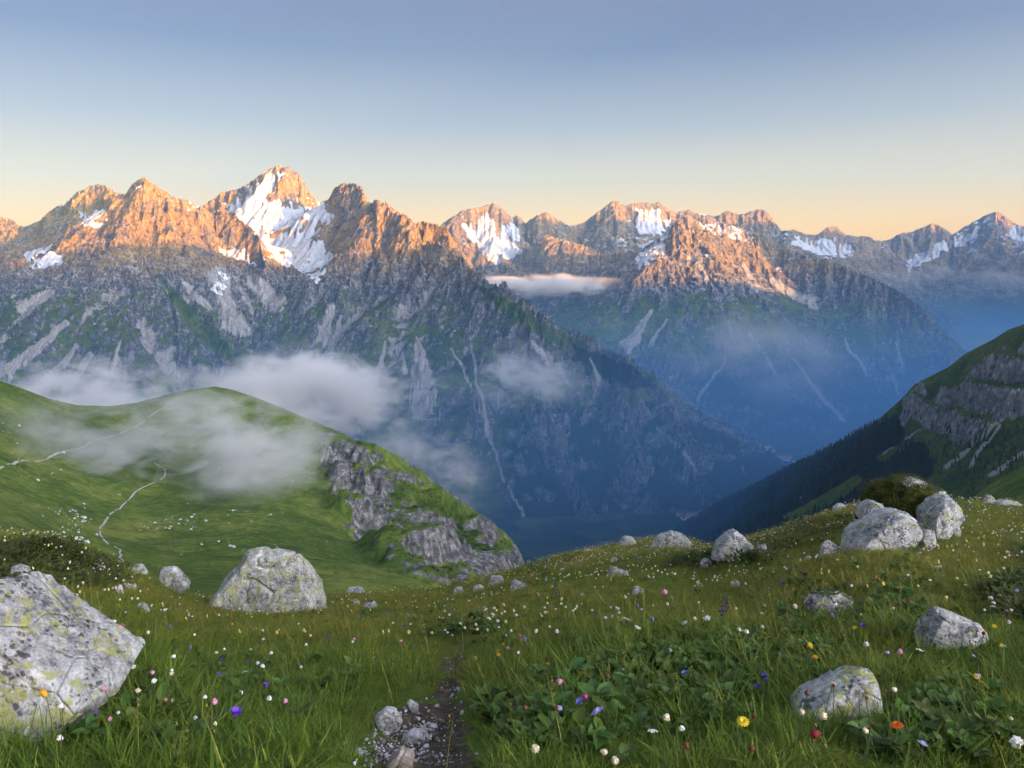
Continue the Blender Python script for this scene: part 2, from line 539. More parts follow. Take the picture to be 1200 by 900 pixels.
    wood = sstep(-560, -760, z + 150 * nz) * sstep(540, 640, px) * sstep(1.2, 0.8, s) * 0.95
    wood = np.maximum(wood, sstep(-4, 12, poly_sd(px, py, [(668, 398), (740, 424), (770, 452), (742, 462), (690, 442), (668, 420)]) + 10 * nf) * 0.9)
    scree = sstep(0.95, 0.66, s + 0.15 * nf) * sstep(-420, -120, z + 110 * nz)
    turf = turf * (1 - 0.75 * scree * sstep(-150, 60, z))
    # scree fans and chutes, run out below the gullies
    qx = px + 7 * fbm(px, py, 1 / 34., 3, 95); qy = py + 5 * fbm(px, py, 1 / 30., 3, 97)
    def fan(pts, w0, w1, k=1.0):
        d, t = line_d(qx, qy, pts)
        w = w0 + (w1 - w0) * t
        st = pnoise(qx * 0.5, qy * 0.03, 91)
        return k * sstep(1.15, 0.35, d / w + 0.75 * st * t + 0.35 * nf) * sstep(1.0, 0.72, t + 0.25 * nf)
    fans = [([(490, 395), (494, 440), (500, 505)], 3, 27, 1), ([(452, 400), (448, 450)], 2, 7, .9), ([(552, 405), (566, 480), (575, 520)], 2, 5, .9),
            ([(470, 415), (478, 440)], 2, 5, .8), ([(530, 410), (560, 470)], 1.5, 5, .8), ([(75, 380), (20, 425), (-20, 455)], 5, 16, 1),
            ([(92, 405), (55, 450), (30, 475)], 4, 12, 1), ([(105, 415), (70, 470)], 4, 11, 1), ([(140, 400), (128, 450)], 2, 6, .8),
            ([(60, 345), (15, 365)], 5, 14, .9), ([(255, 320), (270, 375), (300, 395)], 12, 18, .95), ([(300, 330), (330, 370)], 14, 22, .8),
            ([(390, 360), (372, 410)], 6, 12, .85), ([(400, 370), (378, 430)], 3, 8, .8), ([(622, 400), (650, 430)], 3, 9, .8),
            ([(600, 420), (620, 470)], 2, 5, .9), ([(690, 420), (705, 450)], 2, 5, .7), ([(770, 500), (830, 565)], 1.5, 4, .6), ([(660, 480), (690, 560)], 1.5, 4, .5),
            ([(215, 330), (245, 365)], 4, 8, .9), ([(560, 480), (590, 560), (620, 620)], 1.5, 3, .8)]
    # every couloir carries a thread of rubble, wider and paler towards its foot
    chute = sstep(-0.25, -0.75, e1 / 44.0 + 0.25 * nf) * sstep(150, -150, z) * sstep(-900, -500, z) * 0.85
    scree = np.maximum(scree, chute); turf = turf * (1 - 0.9 * chute)
    fm = 0
    for f in fans: fm = np.maximum(fm, fan(*f))
    scree = np.maximum(scree * 0.75, fm); turf = turf * (1 - fm); wood = wood * (1 - 0.9 * fm)
    # green spur crest and turf on the right spur
    for poly in ([(180, 322), (192, 325), (240, 372), (292, 420), (275, 432), (225, 392), (196, 350)], [(545, 325), (600, 352), (650, 384), (690, 402), (676, 420), (640, 400), (590, 370)],
                 [(590, 430), (640, 440), (670, 450), (660, 475), (610, 470)]):
        turf = np.maximum(turf, sstep(-3, 6, poly_sd(px, py, poly) + 5 * nf) * 0.85)
    # snow: hanging glaciers and gully snow
    snow = np.zeros_like(z)
    def add(poly, near, far, k=1.0, soft=5):
        nonlocal snow
        w = sstep(-soft, soft, poly_sd(px, py, poly) + 7 * nf) * (Y > near) * (Y < far) * k
        snow = np.maximum(snow, w)
    add([(262, 240), (290, 222), (320, 200), (332, 204), (312, 235), (345, 232), (375, 236), (392, 246), (398, 270), (372, 282), (330, 272), (295, 268), (268, 256)], 6900, 9000)
    add([(296, 268), (340, 268), (380, 284), (392, 300), (372, 330), (352, 318), (318, 305), (292, 298)], 5600, 9000)
    add([(248, 285), (300, 290), (318, 302), (300, 312), (262, 300)], 5600, 9000, .9)
    add([(92, 245), (118, 242), (130, 254), (112, 268), (95, 266)], 6000, 9000)
    add([(28, 292), (62, 286), (76, 310), (34, 316)], 5000, 9000)
    add([(204, 232), (222, 236), (238, 248), (214, 246)], 6000, 9000)
    add([(255, 315), (272, 320), (262, 348), (246, 340)], 5000, 9000, .9, 3)
    add([(158, 214), (172, 214), (174, 222), (160, 222)], 5000, 9000, .8, 3)
    snow = snow * sstep(1.7, 1.1, s)
    snow = np.maximum(snow, 0.62 * sstep(260, 480, z + 120 * nz) * sstep(0.9, 0.5, s + .2 * nf))
    scree *= (1 - snow); turf *= (1 - snow)
    dots = sstep(-950, -300, z) * (0.25 + 0.75 * sstep(-0.1, 0.4, nz)) * sstep(1.3, 0.8, s)
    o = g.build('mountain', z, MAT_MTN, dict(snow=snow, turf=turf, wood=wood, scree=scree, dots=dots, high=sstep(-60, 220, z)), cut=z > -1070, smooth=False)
    return structure(o, 'craggy twin-peaked massif with glacier, scree fans and a long spur', 'mountain')

# ================================================================ MIDDLE MOUNTAIN
SKY_M = [(560, 350), (610, 300), (640, 276), (690, 290), (740, 300), (776, 276), (790, 262), (800, 254), (812, 256), (826, 264), (846, 262), (870, 268), (900, 284), (930, 296),
         (968, 304), (1000, 316), (1030, 330), (1060, 346), (1085, 366), (1110, 390), (1132, 412), (1160, 430)]

def middle_mountain():
    g = Grid(520, 1330, 600, np.concatenate((np.arange(4900, 6400, 19.0), np.arange(6400, 9000, 15.0), np.arange(9000, 10200, 26.0))))
    X, Y = g.X, g.Y
    wx = X + 170 * fbm(X, Y, 1 / 1000., 4, 31); wy = Y + 170 * fbm(X, Y, 1 / 1000., 4, 37)
    st = (1.1, 400.0, 0.55); lo = (0.9, 260.0, 0.5)
    ridges = [
        ([(700, 300, 9800), (740, 296, 9300), (776, 276, 8800), (800, 254, 8300), (826, 264, 8400), (870, 268, 8600), (905, 286, 8500), (935, 297, 8300), (970, 305, 8100),
          (1005, 318, 7900), (1035, 333, 7700), (1062, 347, 7500), (1086, 367, 7300), (1112, 391, 7200), (1140, 420, 7200), (1180, 470, 7300)], st),
        ([(800, 254, 8300), (790, 310, 7800), (770, 350, 7400), (752, 400, 6900), (748, 450, 6400), (760, 500, 5900)], lo),
        ([(812, 256, 8300), (832, 310, 7800), (850, 345, 7400), (862, 390, 6900), (850, 440, 6400), (860, 500, 5800)], lo),
        ([(870, 268, 8600), (888, 320, 8000), (908, 345, 7650), (926, 390, 7100), (935, 440, 6600), (950, 490, 6100)], lo),
        ([(970, 305, 8100), (975, 345, 7700), (990, 400, 7200), (1005, 450, 6700), (1015, 480, 6300)], lo),
        ([(1035, 333, 7700), (1045, 380, 7300), (1060, 430, 6900), (1075, 470, 6500)], lo),
        ([(700, 300, 9800), (690, 330, 9200), (660, 360, 8600), (640, 400, 8000)], lo),
        ([(740, 296, 9300), (735, 340, 8600), (715, 372, 8000), (700, 410, 7400)], lo),
    ]
    z = ridge_field(wx, wy, ridges, 50.0)
    z = z + 26 * ridged(X, Y, 1 / 700., 4, 65)
    gx, gy, s = g.slope(z)
    z = z + gullies(X, Y, gx, gy, 1 / 480., 3, 13, 34.0, 0.52, 0.9) * sstep(0.2, 0.7, s)
    gx, gy, s = g.slope(z)
    steep = sstep(0.5, 0.95, s)
    z = z + gullies(X, Y, gx, gy, 1 / 110., 3, 57, 16.0, 0.55, 0.8) * (0.2 + 0.8 * steep)
    hi = sstep(-350, 150, z)
    z = z + steep * (0.5 + 0.9 * hi) * (26 * ridged(X, Y, 1 / 190., 4, 59, 0.55) + 9 * ridged(X, Y, 1 / 55., 2, 61))
    z = g.match_skyline(z, SKY_M, 500, 2, 400, lambda p: 1.6 * ridged(p, 0 * p, 1 / 11., 3, 75, 0.6))
    z = np.maximum(z, -1080)
    px, py = proj(X, Y, z)
    gx, gy, s = g.slope(z)
    nz = fbm(X, Y, 1 / 300., 4, 141); nf = fbm(X, Y, 1 / 80., 3, 143)
    turf = sstep(60, -280, z + 160 * nz) * sstep(1.2, 0.7, s + 0.22 * nf)
    wood = sstep(-520, -720, z + 160 * nz) * sstep(1.2, 0.7, s)
    scree = sstep(0.9, 0.62, s + 0.12 * nf) * sstep(-350, -60, z + 100 * nz)
    def fan(pts, w0, w1, k=1.0):
        d, t = line_d(px + 6 * fbm(px, py, 1 / 30., 3, 195), py + 4 * fbm(px, py, 1 / 30., 3, 197), pts)
        return k * sstep(1.15, 0.4, d / (w0 + (w1 - w0) * t) + .45 * nf) * sstep(1.0, 0.75, t + .2 * nf)
    fm = 0
    for f in [([(762, 365), (745, 395), (728, 412)], 3, 12, 1), ([(782, 375), (755, 412)], 2, 4, .8), ([(880, 390), (905, 430), (920, 450)], 1.5, 4, .8), ([(930, 420), (975, 480), (995, 502)], 1.5, 5, .9),
              ([(990, 395), (1020, 450)], 2, 4, .7), ([(1050, 400), (1060, 440)], 2, 4, .7), ([(850, 420), (830, 450), (815, 480)], 1.5, 4, .7), ([(1040, 430), (1058, 470)], 1, 3, .7),
              ([(905, 330), (940, 350), (965, 360)], 5, 10, .9), ([(870, 310), (895, 345)], 3, 6, .9), ([(808, 300), (840, 340)], 3, 5, .8)]:
        fm = np.maximum(fm, fan(*f))
    scree = np.maximum(scree * 0.7, fm); turf *= (1 - fm); wood *= (1 - fm)
    for poly in ([(862, 350), (880, 352), (905, 380), (925, 400), (905, 405), (878, 380)], [(915, 350), (945, 362), (940, 375), (918, 366)]):
        turf = np.maximum(turf, sstep(-3, 6, poly_sd(px, py, poly) + 5 * nf) * 0.9)
    snow = np.zeros_like(z)
    for poly, k in (([(812, 258), (850, 262), (880, 272), (882, 284), (858, 280), (830, 272)], 1), ([(905, 308), (918, 312), (925, 322), (910, 318)], .9), ([(820, 280), (832, 300), (838, 312), (826, 300)], .8),
                    ([(770, 262), (790, 262), (776, 300), (748, 318), (744, 300)], .9)):
        snow = np.maximum(snow, k * sstep(-4, 4, poly_sd(px, py, poly) + 6 * nf))
    snow *= sstep(1.6, 1.1, s)
    snow = np.maximum(snow, 0.5 * sstep(150, 400, z + 120 * nz) * sstep(0.9, 0.5, s + .2 * nf))
    dots = sstep(-900, -300, z) * (0.2 + 0.6 * sstep(-0.1, 0.4, nz))
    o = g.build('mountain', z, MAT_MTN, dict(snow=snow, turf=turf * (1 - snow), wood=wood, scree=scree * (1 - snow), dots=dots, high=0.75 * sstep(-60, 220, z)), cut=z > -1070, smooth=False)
    return structure(o, 'broad bluish mountain across the valley with ribbed flank and sunlit crest', 'mountain')

# ================================================================ FAR RANGES
SKY_F = [(470, 300), (500, 285), (520, 262), (540, 248), (556, 245), (572, 241), (580, 238), (590, 246), (600, 256), (606, 252), (616, 262), (628, 254), (640, 250), (652, 257),
         (668, 266), (684, 262), (700, 250), (716, 238), (722, 236), (732, 242), (742, 240), (752, 238), (762, 240), (772, 237), (782, 246), (792, 250), (806, 246), (820, 252),
         (840, 254), (852, 248), (870, 252), (888, 246), (896, 246), (906, 258), (916, 272), (930, 270), (945, 276), (958, 276), (968, 268), (980, 266), (990, 276), (1004, 278),
         (1016, 278), (1034, 284), (1046, 280), (1056, 274), (1070, 272), (1084, 266), (1094, 262), (1106, 268), (1116, 276), (1132, 266), (1150, 256), (1168, 248), (1180, 256),
         (1190, 264), (1210, 268), (1260, 250), (1340, 262)]

ICE_F = [[(540, 252), (575, 244), (600, 262), (612, 272), (606, 300), (580, 310), (560, 290), (548, 280)], [(742, 246), (770, 242), (790, 256), (775, 275), (750, 275)], [(930, 275), (990, 278), (1000, 300), (960, 300), (930, 288)],
         [(1060, 300), (1090, 290), (1130, 268), (1165, 252), (1140, 280), (1100, 300), (1065, 318)], [(1175, 260), (1215, 272), (1215, 290), (1180, 275)]]

def far_range():
    g = Grid(440, 1340, 620, np.concatenate((np.arange(9200, 11500, 26.0), np.arange(11500, 15800, 30.0))))
    X, Y = g.X, g.Y
    wx = X + 220 * fbm(X, Y, 1 / 1300., 4, 231); wy = Y + 220 * fbm(X, Y, 1 / 1300., 4, 237)
    st = (1.1, 450.0, 0.5); lo = (0.85, 320.0, 0.45)
    ridges = [
        ([(440, 310, 10800), (500, 285, 10900), (540, 248, 11000), (580, 238, 11200), (604, 254, 11300), (640, 250, 11200), (668, 266, 11300), (720, 237, 11500), (770, 238, 11800),
          (805, 247, 12000), (850, 250, 12200), (892, 245, 12300), (918, 272, 12600), (970, 267, 13000), (1015, 278, 13500), (1046, 280, 13800), (1094, 262, 14000), (1116, 276, 14000),
          (1168, 248, 13800), (1200, 266, 13900), (1260, 250, 14000), (1350, 262, 14200)], st),
        ([(540, 248, 11000), (535, 290, 10500), (560, 330, 9900)], lo), ([(640, 250, 11200), (630, 300, 10500), (620, 335, 9900)], lo),
        ([(720, 237, 11500), (715, 290, 10700), (690, 330, 10000)], lo), ([(604, 254, 11300), (600, 290, 10700)], lo),
        ([(1168, 248, 13800), (1155, 290, 13200), (1165, 340, 12500), (1185, 400, 11700)], lo), ([(1094, 262, 14000), (1085, 300, 13300), (1070, 350, 12600), (1060, 400, 12000)], lo),
        ([(1046, 280, 13800), (1030, 320, 13000), (1010, 360, 12400)], lo), ([(1168, 248, 13800), (1200, 310, 13000), (1230, 380, 12000)], lo),
        ([(970, 267, 13000), (965, 300, 12400), (990, 340, 11800)], lo), ([(1120, 276, 14000), (1115, 320, 13200), (1120, 380, 12300)], lo),
    ]
    z = ridge_field(wx, wy, ridges, 60.0)
    z = z + 45 * ridged(X, Y, 1 / 900., 4, 265)
    gx, gy, s = g.slope(z)
    z = z + gullies(X, Y, gx, gy, 1 / 560., 4, 213, 42.0, 0.52, 0.9) * sstep(0.2, 0.7, s)
    gx, gy, s = g.slope(z)
    px, py = proj(X, Y, z); nf0 = fbm(X, Y, 1 / 130., 3, 243); ice = 0
    for poly in ICE_F: ice = np.maximum(ice, sstep(-6, 4, poly_sd(px, py, poly) + 6 * nf0))
    z = z + sstep(0.5, 0.9, s) * (1 - .8 * ice) * (46 * ridged(X, Y, 1 / 240., 4, 259, 0.58))
    z = g.match_skyline(z, SKY_F, 700, 1, 400, lambda p: 2.2 * ridged(p, 0 * p, 1 / 10., 3, 79, 0.6))
    px, py = proj(X, Y, z)
    gx, gy, s = g.slope(z)
    nz = fbm(X, Y, 1 / 400., 4, 241); nf = fbm(X, Y, 1 / 130., 3, 243)
    snow = sstep(120, 460, z + 260 * nz) * sstep(1.05, 0.55, s + .25 * nf) * 0.58
    for poly, k in (([(540, 252), (575, 244), (600, 262), (612, 272), (606, 300), (580, 310), (560, 290), (548, 280)], 1), ([(742, 246), (770, 242), (790, 256), (775, 275), (750, 275)], 1),
                    ([(650, 290), (690, 286), (680, 296), (650, 298)], .9), ([(930, 275), (990, 278), (1000, 300), (960, 300), (930, 288)], 1),
                    ([(1060, 300), (1090, 290), (1130, 268), (1165, 252), (1140, 280), (1100, 300), (1065, 318)], .9), ([(1175, 260), (1215, 272), (1215, 290), (1180, 275)], .9)):
        snow = np.maximum(snow, k * sstep(-4, 4, poly_sd(px, py, poly) + 7 * nf))
    snow *= sstep(1.5, 0.95, s)
    scree = sstep(0.85, 0.6, s + 0.12 * nf) * 0.5
    turf = sstep(-80, -380, z + 180 * nz) * sstep(1.0, 0.55, s)
    wood = sstep(-560, -760, z + 160 * nz) * 0.9
    dots = sstep(-600, 0, z) * (0.3 + 0.6 * sstep(-0.1, 0.4, nz))
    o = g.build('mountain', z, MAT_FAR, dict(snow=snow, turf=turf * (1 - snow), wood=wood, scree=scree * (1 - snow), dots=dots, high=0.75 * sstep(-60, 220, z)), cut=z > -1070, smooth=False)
    return structure(o, 'distant jagged snow-patched mountain chain along the horizon', 'mountain')

def shade_range():
    """unseen range on the side of the sun, added and shaped to shade the valleys"""
    L = np.array((-sdir.x, -sdir.y)); L /= np.linalg.norm(L)          # way the light travels
    Pp = np.array((-L[1], L[0]))
    if Pp[1] < 0: Pp = -Pp
    tv = np.linspace(-5000, 17000, 260); sv = np.linspace(-7600, -2600, 80)
    S, Tt = np.meshgrid(sv, tv, indexing='ij')
    te = math.tan(SUN_EL)
    S0 = -4600.0
    def term(px, py, d):
        p = unproj(px, py, d); s = p[:2] @ L; t = p[:2] @ Pp
        return t, p[2] + (s - S0) * te
    want = sorted([term(20, 318, 7200), term(-40, 316, 6800), term(50, 314, 6600), term(100, 313, 6100), term(170, 314, 5900), term(400, 306, 6600), term(500, 306, 6000), term(575, 244, 10900), term(640, 254, 10900), term(720, 258, 11200), term(790, 262, 11700), term(890, 262, 12200), term(980, 270, 12900), term(1094, 268, 13900), term(830, 345, 7900), term(940, 345, 7700), term(1050, 342, 7500), term(1168, 266, 13600), term(1230, 266, 13700)])
    tt = np.array([w[0] for w in want]); hh = np.array([w[1] for w in want])
    # everything lower down stays in shade as well
    for c in ((0, 0, 3.0), (600, 600, 3600), (700, 500, 4000), (740, 424, 4550), (850, 505, 4400), (255, 455, 920), (1130, 415, 1720), (1200, 382, 1600), (1290, 338, 1520), (560, 336, 5300), (640, 383, 4850)):
        t, h = term(*c)
        h += 60; cur = np.interp(t, tt, hh) if t > tt[0] else 0
        if h > cur:
            tt = np.append(tt, t); hh = np.append(hh, h); o = np.argsort(tt); tt = tt[o]; hh = hh[o]
    print('sun side crest', np.round(tt), np.round(hh))
    tt = np.concatenate(([-20000], tt)); hh = np.concatenate(([hh[0]], hh))
    H = np.interp(Tt, tt, hh)  # crest of the added range, shaped so only the peaks catch the sun
    k = np.ones(9) / 9
    H = np.apply_along_axis(lambda r: np.convolve(np.pad(r, 4, mode='edge'), k, mode='valid'), 1, H)
    z = H - 0.55 * np.abs(S - S0) + 40 * ridged(S, Tt, 1 / 900., 4, 3) * sstep(0, 500, np.abs(S - S0))
    XX = S * L[0] + Tt * Pp[0]; YY = S * L[1] + Tt * Pp[1]
    z = np.maximum(z, -1070)
    ny, nu = z.shape
    co = np.stack((XX, YY, z), -1).reshape(-1, 3)
    idx = np.arange(ny * nu).reshape(ny, nu)
    q = np.stack((idx[:-1, :-1], idx[1:, :-1], idx[1:, 1:], idx[:-1, 1:]), -1).reshape(-1, 4)
    me = bpy.data.meshes.new('mountain'); me.from_pydata(co.tolist(), [], q.tolist()); me.update()
    me.materials.append(MAT_MTN)
    for kx, v in dict(snow=0, turf=.5, wood=0, scree=.3, dots=.3, high=.5).items():
        a = me.attributes.new(kx, 'FLOAT', 'POINT'); a.data.foreach_set('value', np.full(ny * nu, v, np.float32))
    o = bpy.data.objects.new('mountain', me); COL.objects.link(o)
    return structure(o, 'unseen rocky range behind the viewer, shaped to keep the valley in shade', 'mountain')

left_massif(); middle_mountain(); far_range(); shade_range()
print('mountains', round(time.time() - T_START, 1))

# ================================================================ VALLEY FLOOR
def valley():
    m = M('valley_fields')
    P = m.pos()
    n = m.noise(P, 0.004, 5, 0.6); v = m.voro(P, 0.008, out='Color')
    sep = m.n('ShaderNodeSeparateColor'); m.put(sep.inputs[0], v)
    c = m.ramp(m.math('ADD', m.math('MULTIPLY', n, 0.6), m.math('MULTIPLY', sep.outputs[0], 0.4)), [(0.3, (0.010, 0.018, 0.012)), (0.55, (0.022, 0.036, 0.018)), (0.7, (0.06, 0.085, 0.03))])
    mat = m.bsdf(c, 0.95, None, 0.1)
    me = bpy.data.meshes.new('valley_floor')
    xs = np.linspace(-13000, 17000, 61); ys = np.linspace(-8500, 18500, 55)
    XX, YY = np.meshgrid(xs, ys)
    z = -1055 + 6 * fbm(XX, YY, 1 / 2500., 3, 5)
    co = np.stack((XX, YY, z), -1).reshape(-1, 3); idx = np.arange(z.size).reshape(z.shape)
    q = np.stack((idx[:-1, :-1], idx[:-1, 1:], idx[1:, 1:], idx[1:, :-1]), -1).reshape(-1, 4)
    me.from_pydata(co.tolist(), [], q.tolist()); me.update(); me.materials.append(mat)
    o = bpy.data.objects.new('valley_floor', me); COL.objects.link(o)
    structure(o, 'flat green valley floor far below', 'valley')
valley()

# ================================================================ HILLS
MAT_HILL = mountain_material('hill_turf_and_cliff', 0.16, ((0.03, 0.032, 0.036), (0.19, 0.19, 0.195), (0.60, 0.59, 0.58)), 0.30, 2.1, 0.6)
MAT_RHILL = mountain_material('side_hill_turf_and_cliff', 0.35, ((0.045, 0.045, 0.05), (0.25, 0.26, 0.28), (0.62, 0.63, 0.65)), 0.35, 1.3, 0.7)

SKY_H = [(-120, 405), (-60, 428), (0, 446), (28, 456), (60, 468), (90, 475), (130, 476), (160, 472), (190, 464), (220, 457), (252, 453), (270, 456), (300, 466), (330, 478), (365, 493),
         (400, 507), (416, 516), (440, 520), (470, 536), (500, 556), (522, 574), (545, 590), (570, 608), (590, 622), (606, 640), (616, 664), (640, 720)]

def left_hill():
    g = Grid(-130, 660, 520, np.concatenate((np.geomspace(55, 360, 70), np.arange(363, 1010, 2.6), np.geomspace(1016, 1700, 24))))
    cps = [(-120, 405, 640), (-60, 427, 700), (0, 446, 760), (60, 468, 830), (105, 476, 870), (150, 475, 890), (200, 462, 910), (255, 453, 920), (330, 478, 900), (400, 507, 880),
           (470, 536, 850), (540, 586, 810), (585, 618, 780), (612, 655, 740),
           (-60, 480, 600), (0, 500, 620), (60, 505, 700), (150, 500, 800), (255, 480, 860), (330, 505, 830), (400, 540, 780),
           (-60, 540, 470), (0, 545, 500), (80, 545, 600), (170, 540, 690), (260, 530, 740), (340, 560, 690), (420, 590, 660), (500, 620, 640), (560, 650, 640),
           (-60, 590, 330), (0, 590, 370), (80, 595, 480), (170, 595, 540), (260, 595, 550), (340, 615, 520), (420, 645, 500), (500, 672, 500), (570, 690, 520),
           (-60, 630, 240), (0, 630, 270), (80, 640, 330), (170, 645, 390), (260, 645, 410), (340, 655, 400), (420, 672, 380), (490, 690, 370),
           (0, 690, 140), (120, 700, 190), (260, 700, 220), (400, 705, 220), (500, 720, 200), (600, 730, 300),
           (0, 740, 70), (200, 760, 70), (400, 770, 70), (600, 780, 70)]
    # the far side falls away into the valley
    for (px, py, d, dd, dz) in [(-60, 427, 700, 1400, -420), (60, 468, 830, 1500, -470), (200, 462, 910, 1550, -500), (330, 478, 900, 1500, -540), (470, 536, 850, 1450, -560), (585, 618, 780, 1350, -520),
                                (-60, 427, 700, 950, -120), (60, 468, 830, 1050, -110), (200, 462, 910, 1120, -110), (330, 478, 900, 1100, -130), (470, 536, 850, 1050, -160), (585, 618, 780, 980, -160)]:
        p = unproj(px, py, d); T = (p[2] + dz - EYE) / dd
        cps.append((px, 330 - 0 + (-T) * FPX, dd))
    z = surf_from_pixels(g, cps)
    X, Y = g.X, g.Y
    px, py = proj(X, Y, z)
    # cliffs on the valley side
    cl = sstep(-6, 22, poly_sd(px, py, [(366, 498), (420, 512), (470, 532), (520, 568), (575, 608), (620, 655), (650, 720), (500, 705), (450, 676), (415, 640), (385, 600), (368, 555)]))
    cl = cl * (Y < 960) * (Y > 420)
    far = sstep(200, 500, Y)
    gx, gy, s = g.slope(z)
    # long ribs and gullies falling to the valley side, then the broken rock of the cliffs
    z = z + gullies(X, Y, gx, gy, 1 / 120., 3, 303, 5.0, 0.5, 0.8) * (0.3 + 3.2 * cl) * far
    gx, gy, s = g.slope(z)
    z = z + cl * (9.0 * ridged(X, Y, 1 / 55., 4, 305, 0.55) + gullies(X, Y, gx, gy, 1 / 30., 3, 307, 3.6, 0.55, 0.8))
    # steps: ledges of turf between walls of rock
    led = 26.0
    ph = (z + 5 * fbm(X, Y, 1 / 70., 3, 309)) / led
    z = z + cl * 0.75 * led * (np.floor(ph) + sstep(0.15, 0.65, ph - np.floor(ph)) - ph)
    z = z + far * (4.2 * fbm(X, Y, 1 / 110., 4, 311) + 3.0 * fbm(X, Y, 1 / 300., 3, 313)) + 0.25 * fbm(X, Y, 1 / 14., 3, 317) * sstep(80, 300, Y)
    z = g.match_skyline(z, SKY_H, 70, 3, 40)
    px, py = proj(X, Y, z)
    gx, gy, s = g.slope(z)
    nz = fbm(X, Y, 1 / 45., 4, 321)
    ramps = np.abs(np.mod((px * 0.8 - py * 1.0) / 46.0 + 1.2 * nz, 1.0) - 0.5) * 2     # green ramps slanting across the rock face
    nm = fbm(X, Y, 1 / 14., 3, 325)
    rk = sstep(0.42, 0.95, 0.72 * cl + 0.60 * nz + 0.35 * nm + 0.40 * (s - 0.6) + 0.45 * (ramps - 0.45))
    turf = 1.1 - 1.1 * rk * sstep(0.05, 0.4, cl + .2 * nm)
    # sheep tracks and worn bands: long low steps across the slope
    turf = np.maximum(turf, sstep(-3, 4, poly_sd(px, py, [(460, 560), (520, 575), (556, 600), (545, 612), (500, 598), (470, 585)]) + 5 * nz))
    small = fbm(X, Y, 1 / 16., 3, 323)
    dots = np.clip(0.25 * sstep(0.3, 0.7, nz + .5 * fbm(X, Y, 1 / 150., 3, 335)), 0, 1) * far
    turf = turf - 0.0 * small
    o = g.build('hill', z, MAT_HILL, dict(snow=0 * z, turf=turf * 1.15, wood=np.maximum(0.42 * sstep(0.05, 0.5, fbm(X, Y, 1 / 120., 4, 331) + .3 * nz), 0.44 * cl * turf), scree=0.1 * turf, dots=dots, high=0 * z))
    structure(o, 'rounded green hill with a pale footpath and grey cliffs on its valley side', 'hill')
    return g, z

SKY_R = [(790, 622), (800, 615), (840, 592), (880, 572), (920, 551), (960, 532), (1000, 510), (1024, 496), (1040, 482), (1060, 464), (1072, 450), (1090, 441), (1112, 430), (1130, 415), (1165, 397), (1182, 386), (1200, 380), (1290, 338), (1330, 320)]

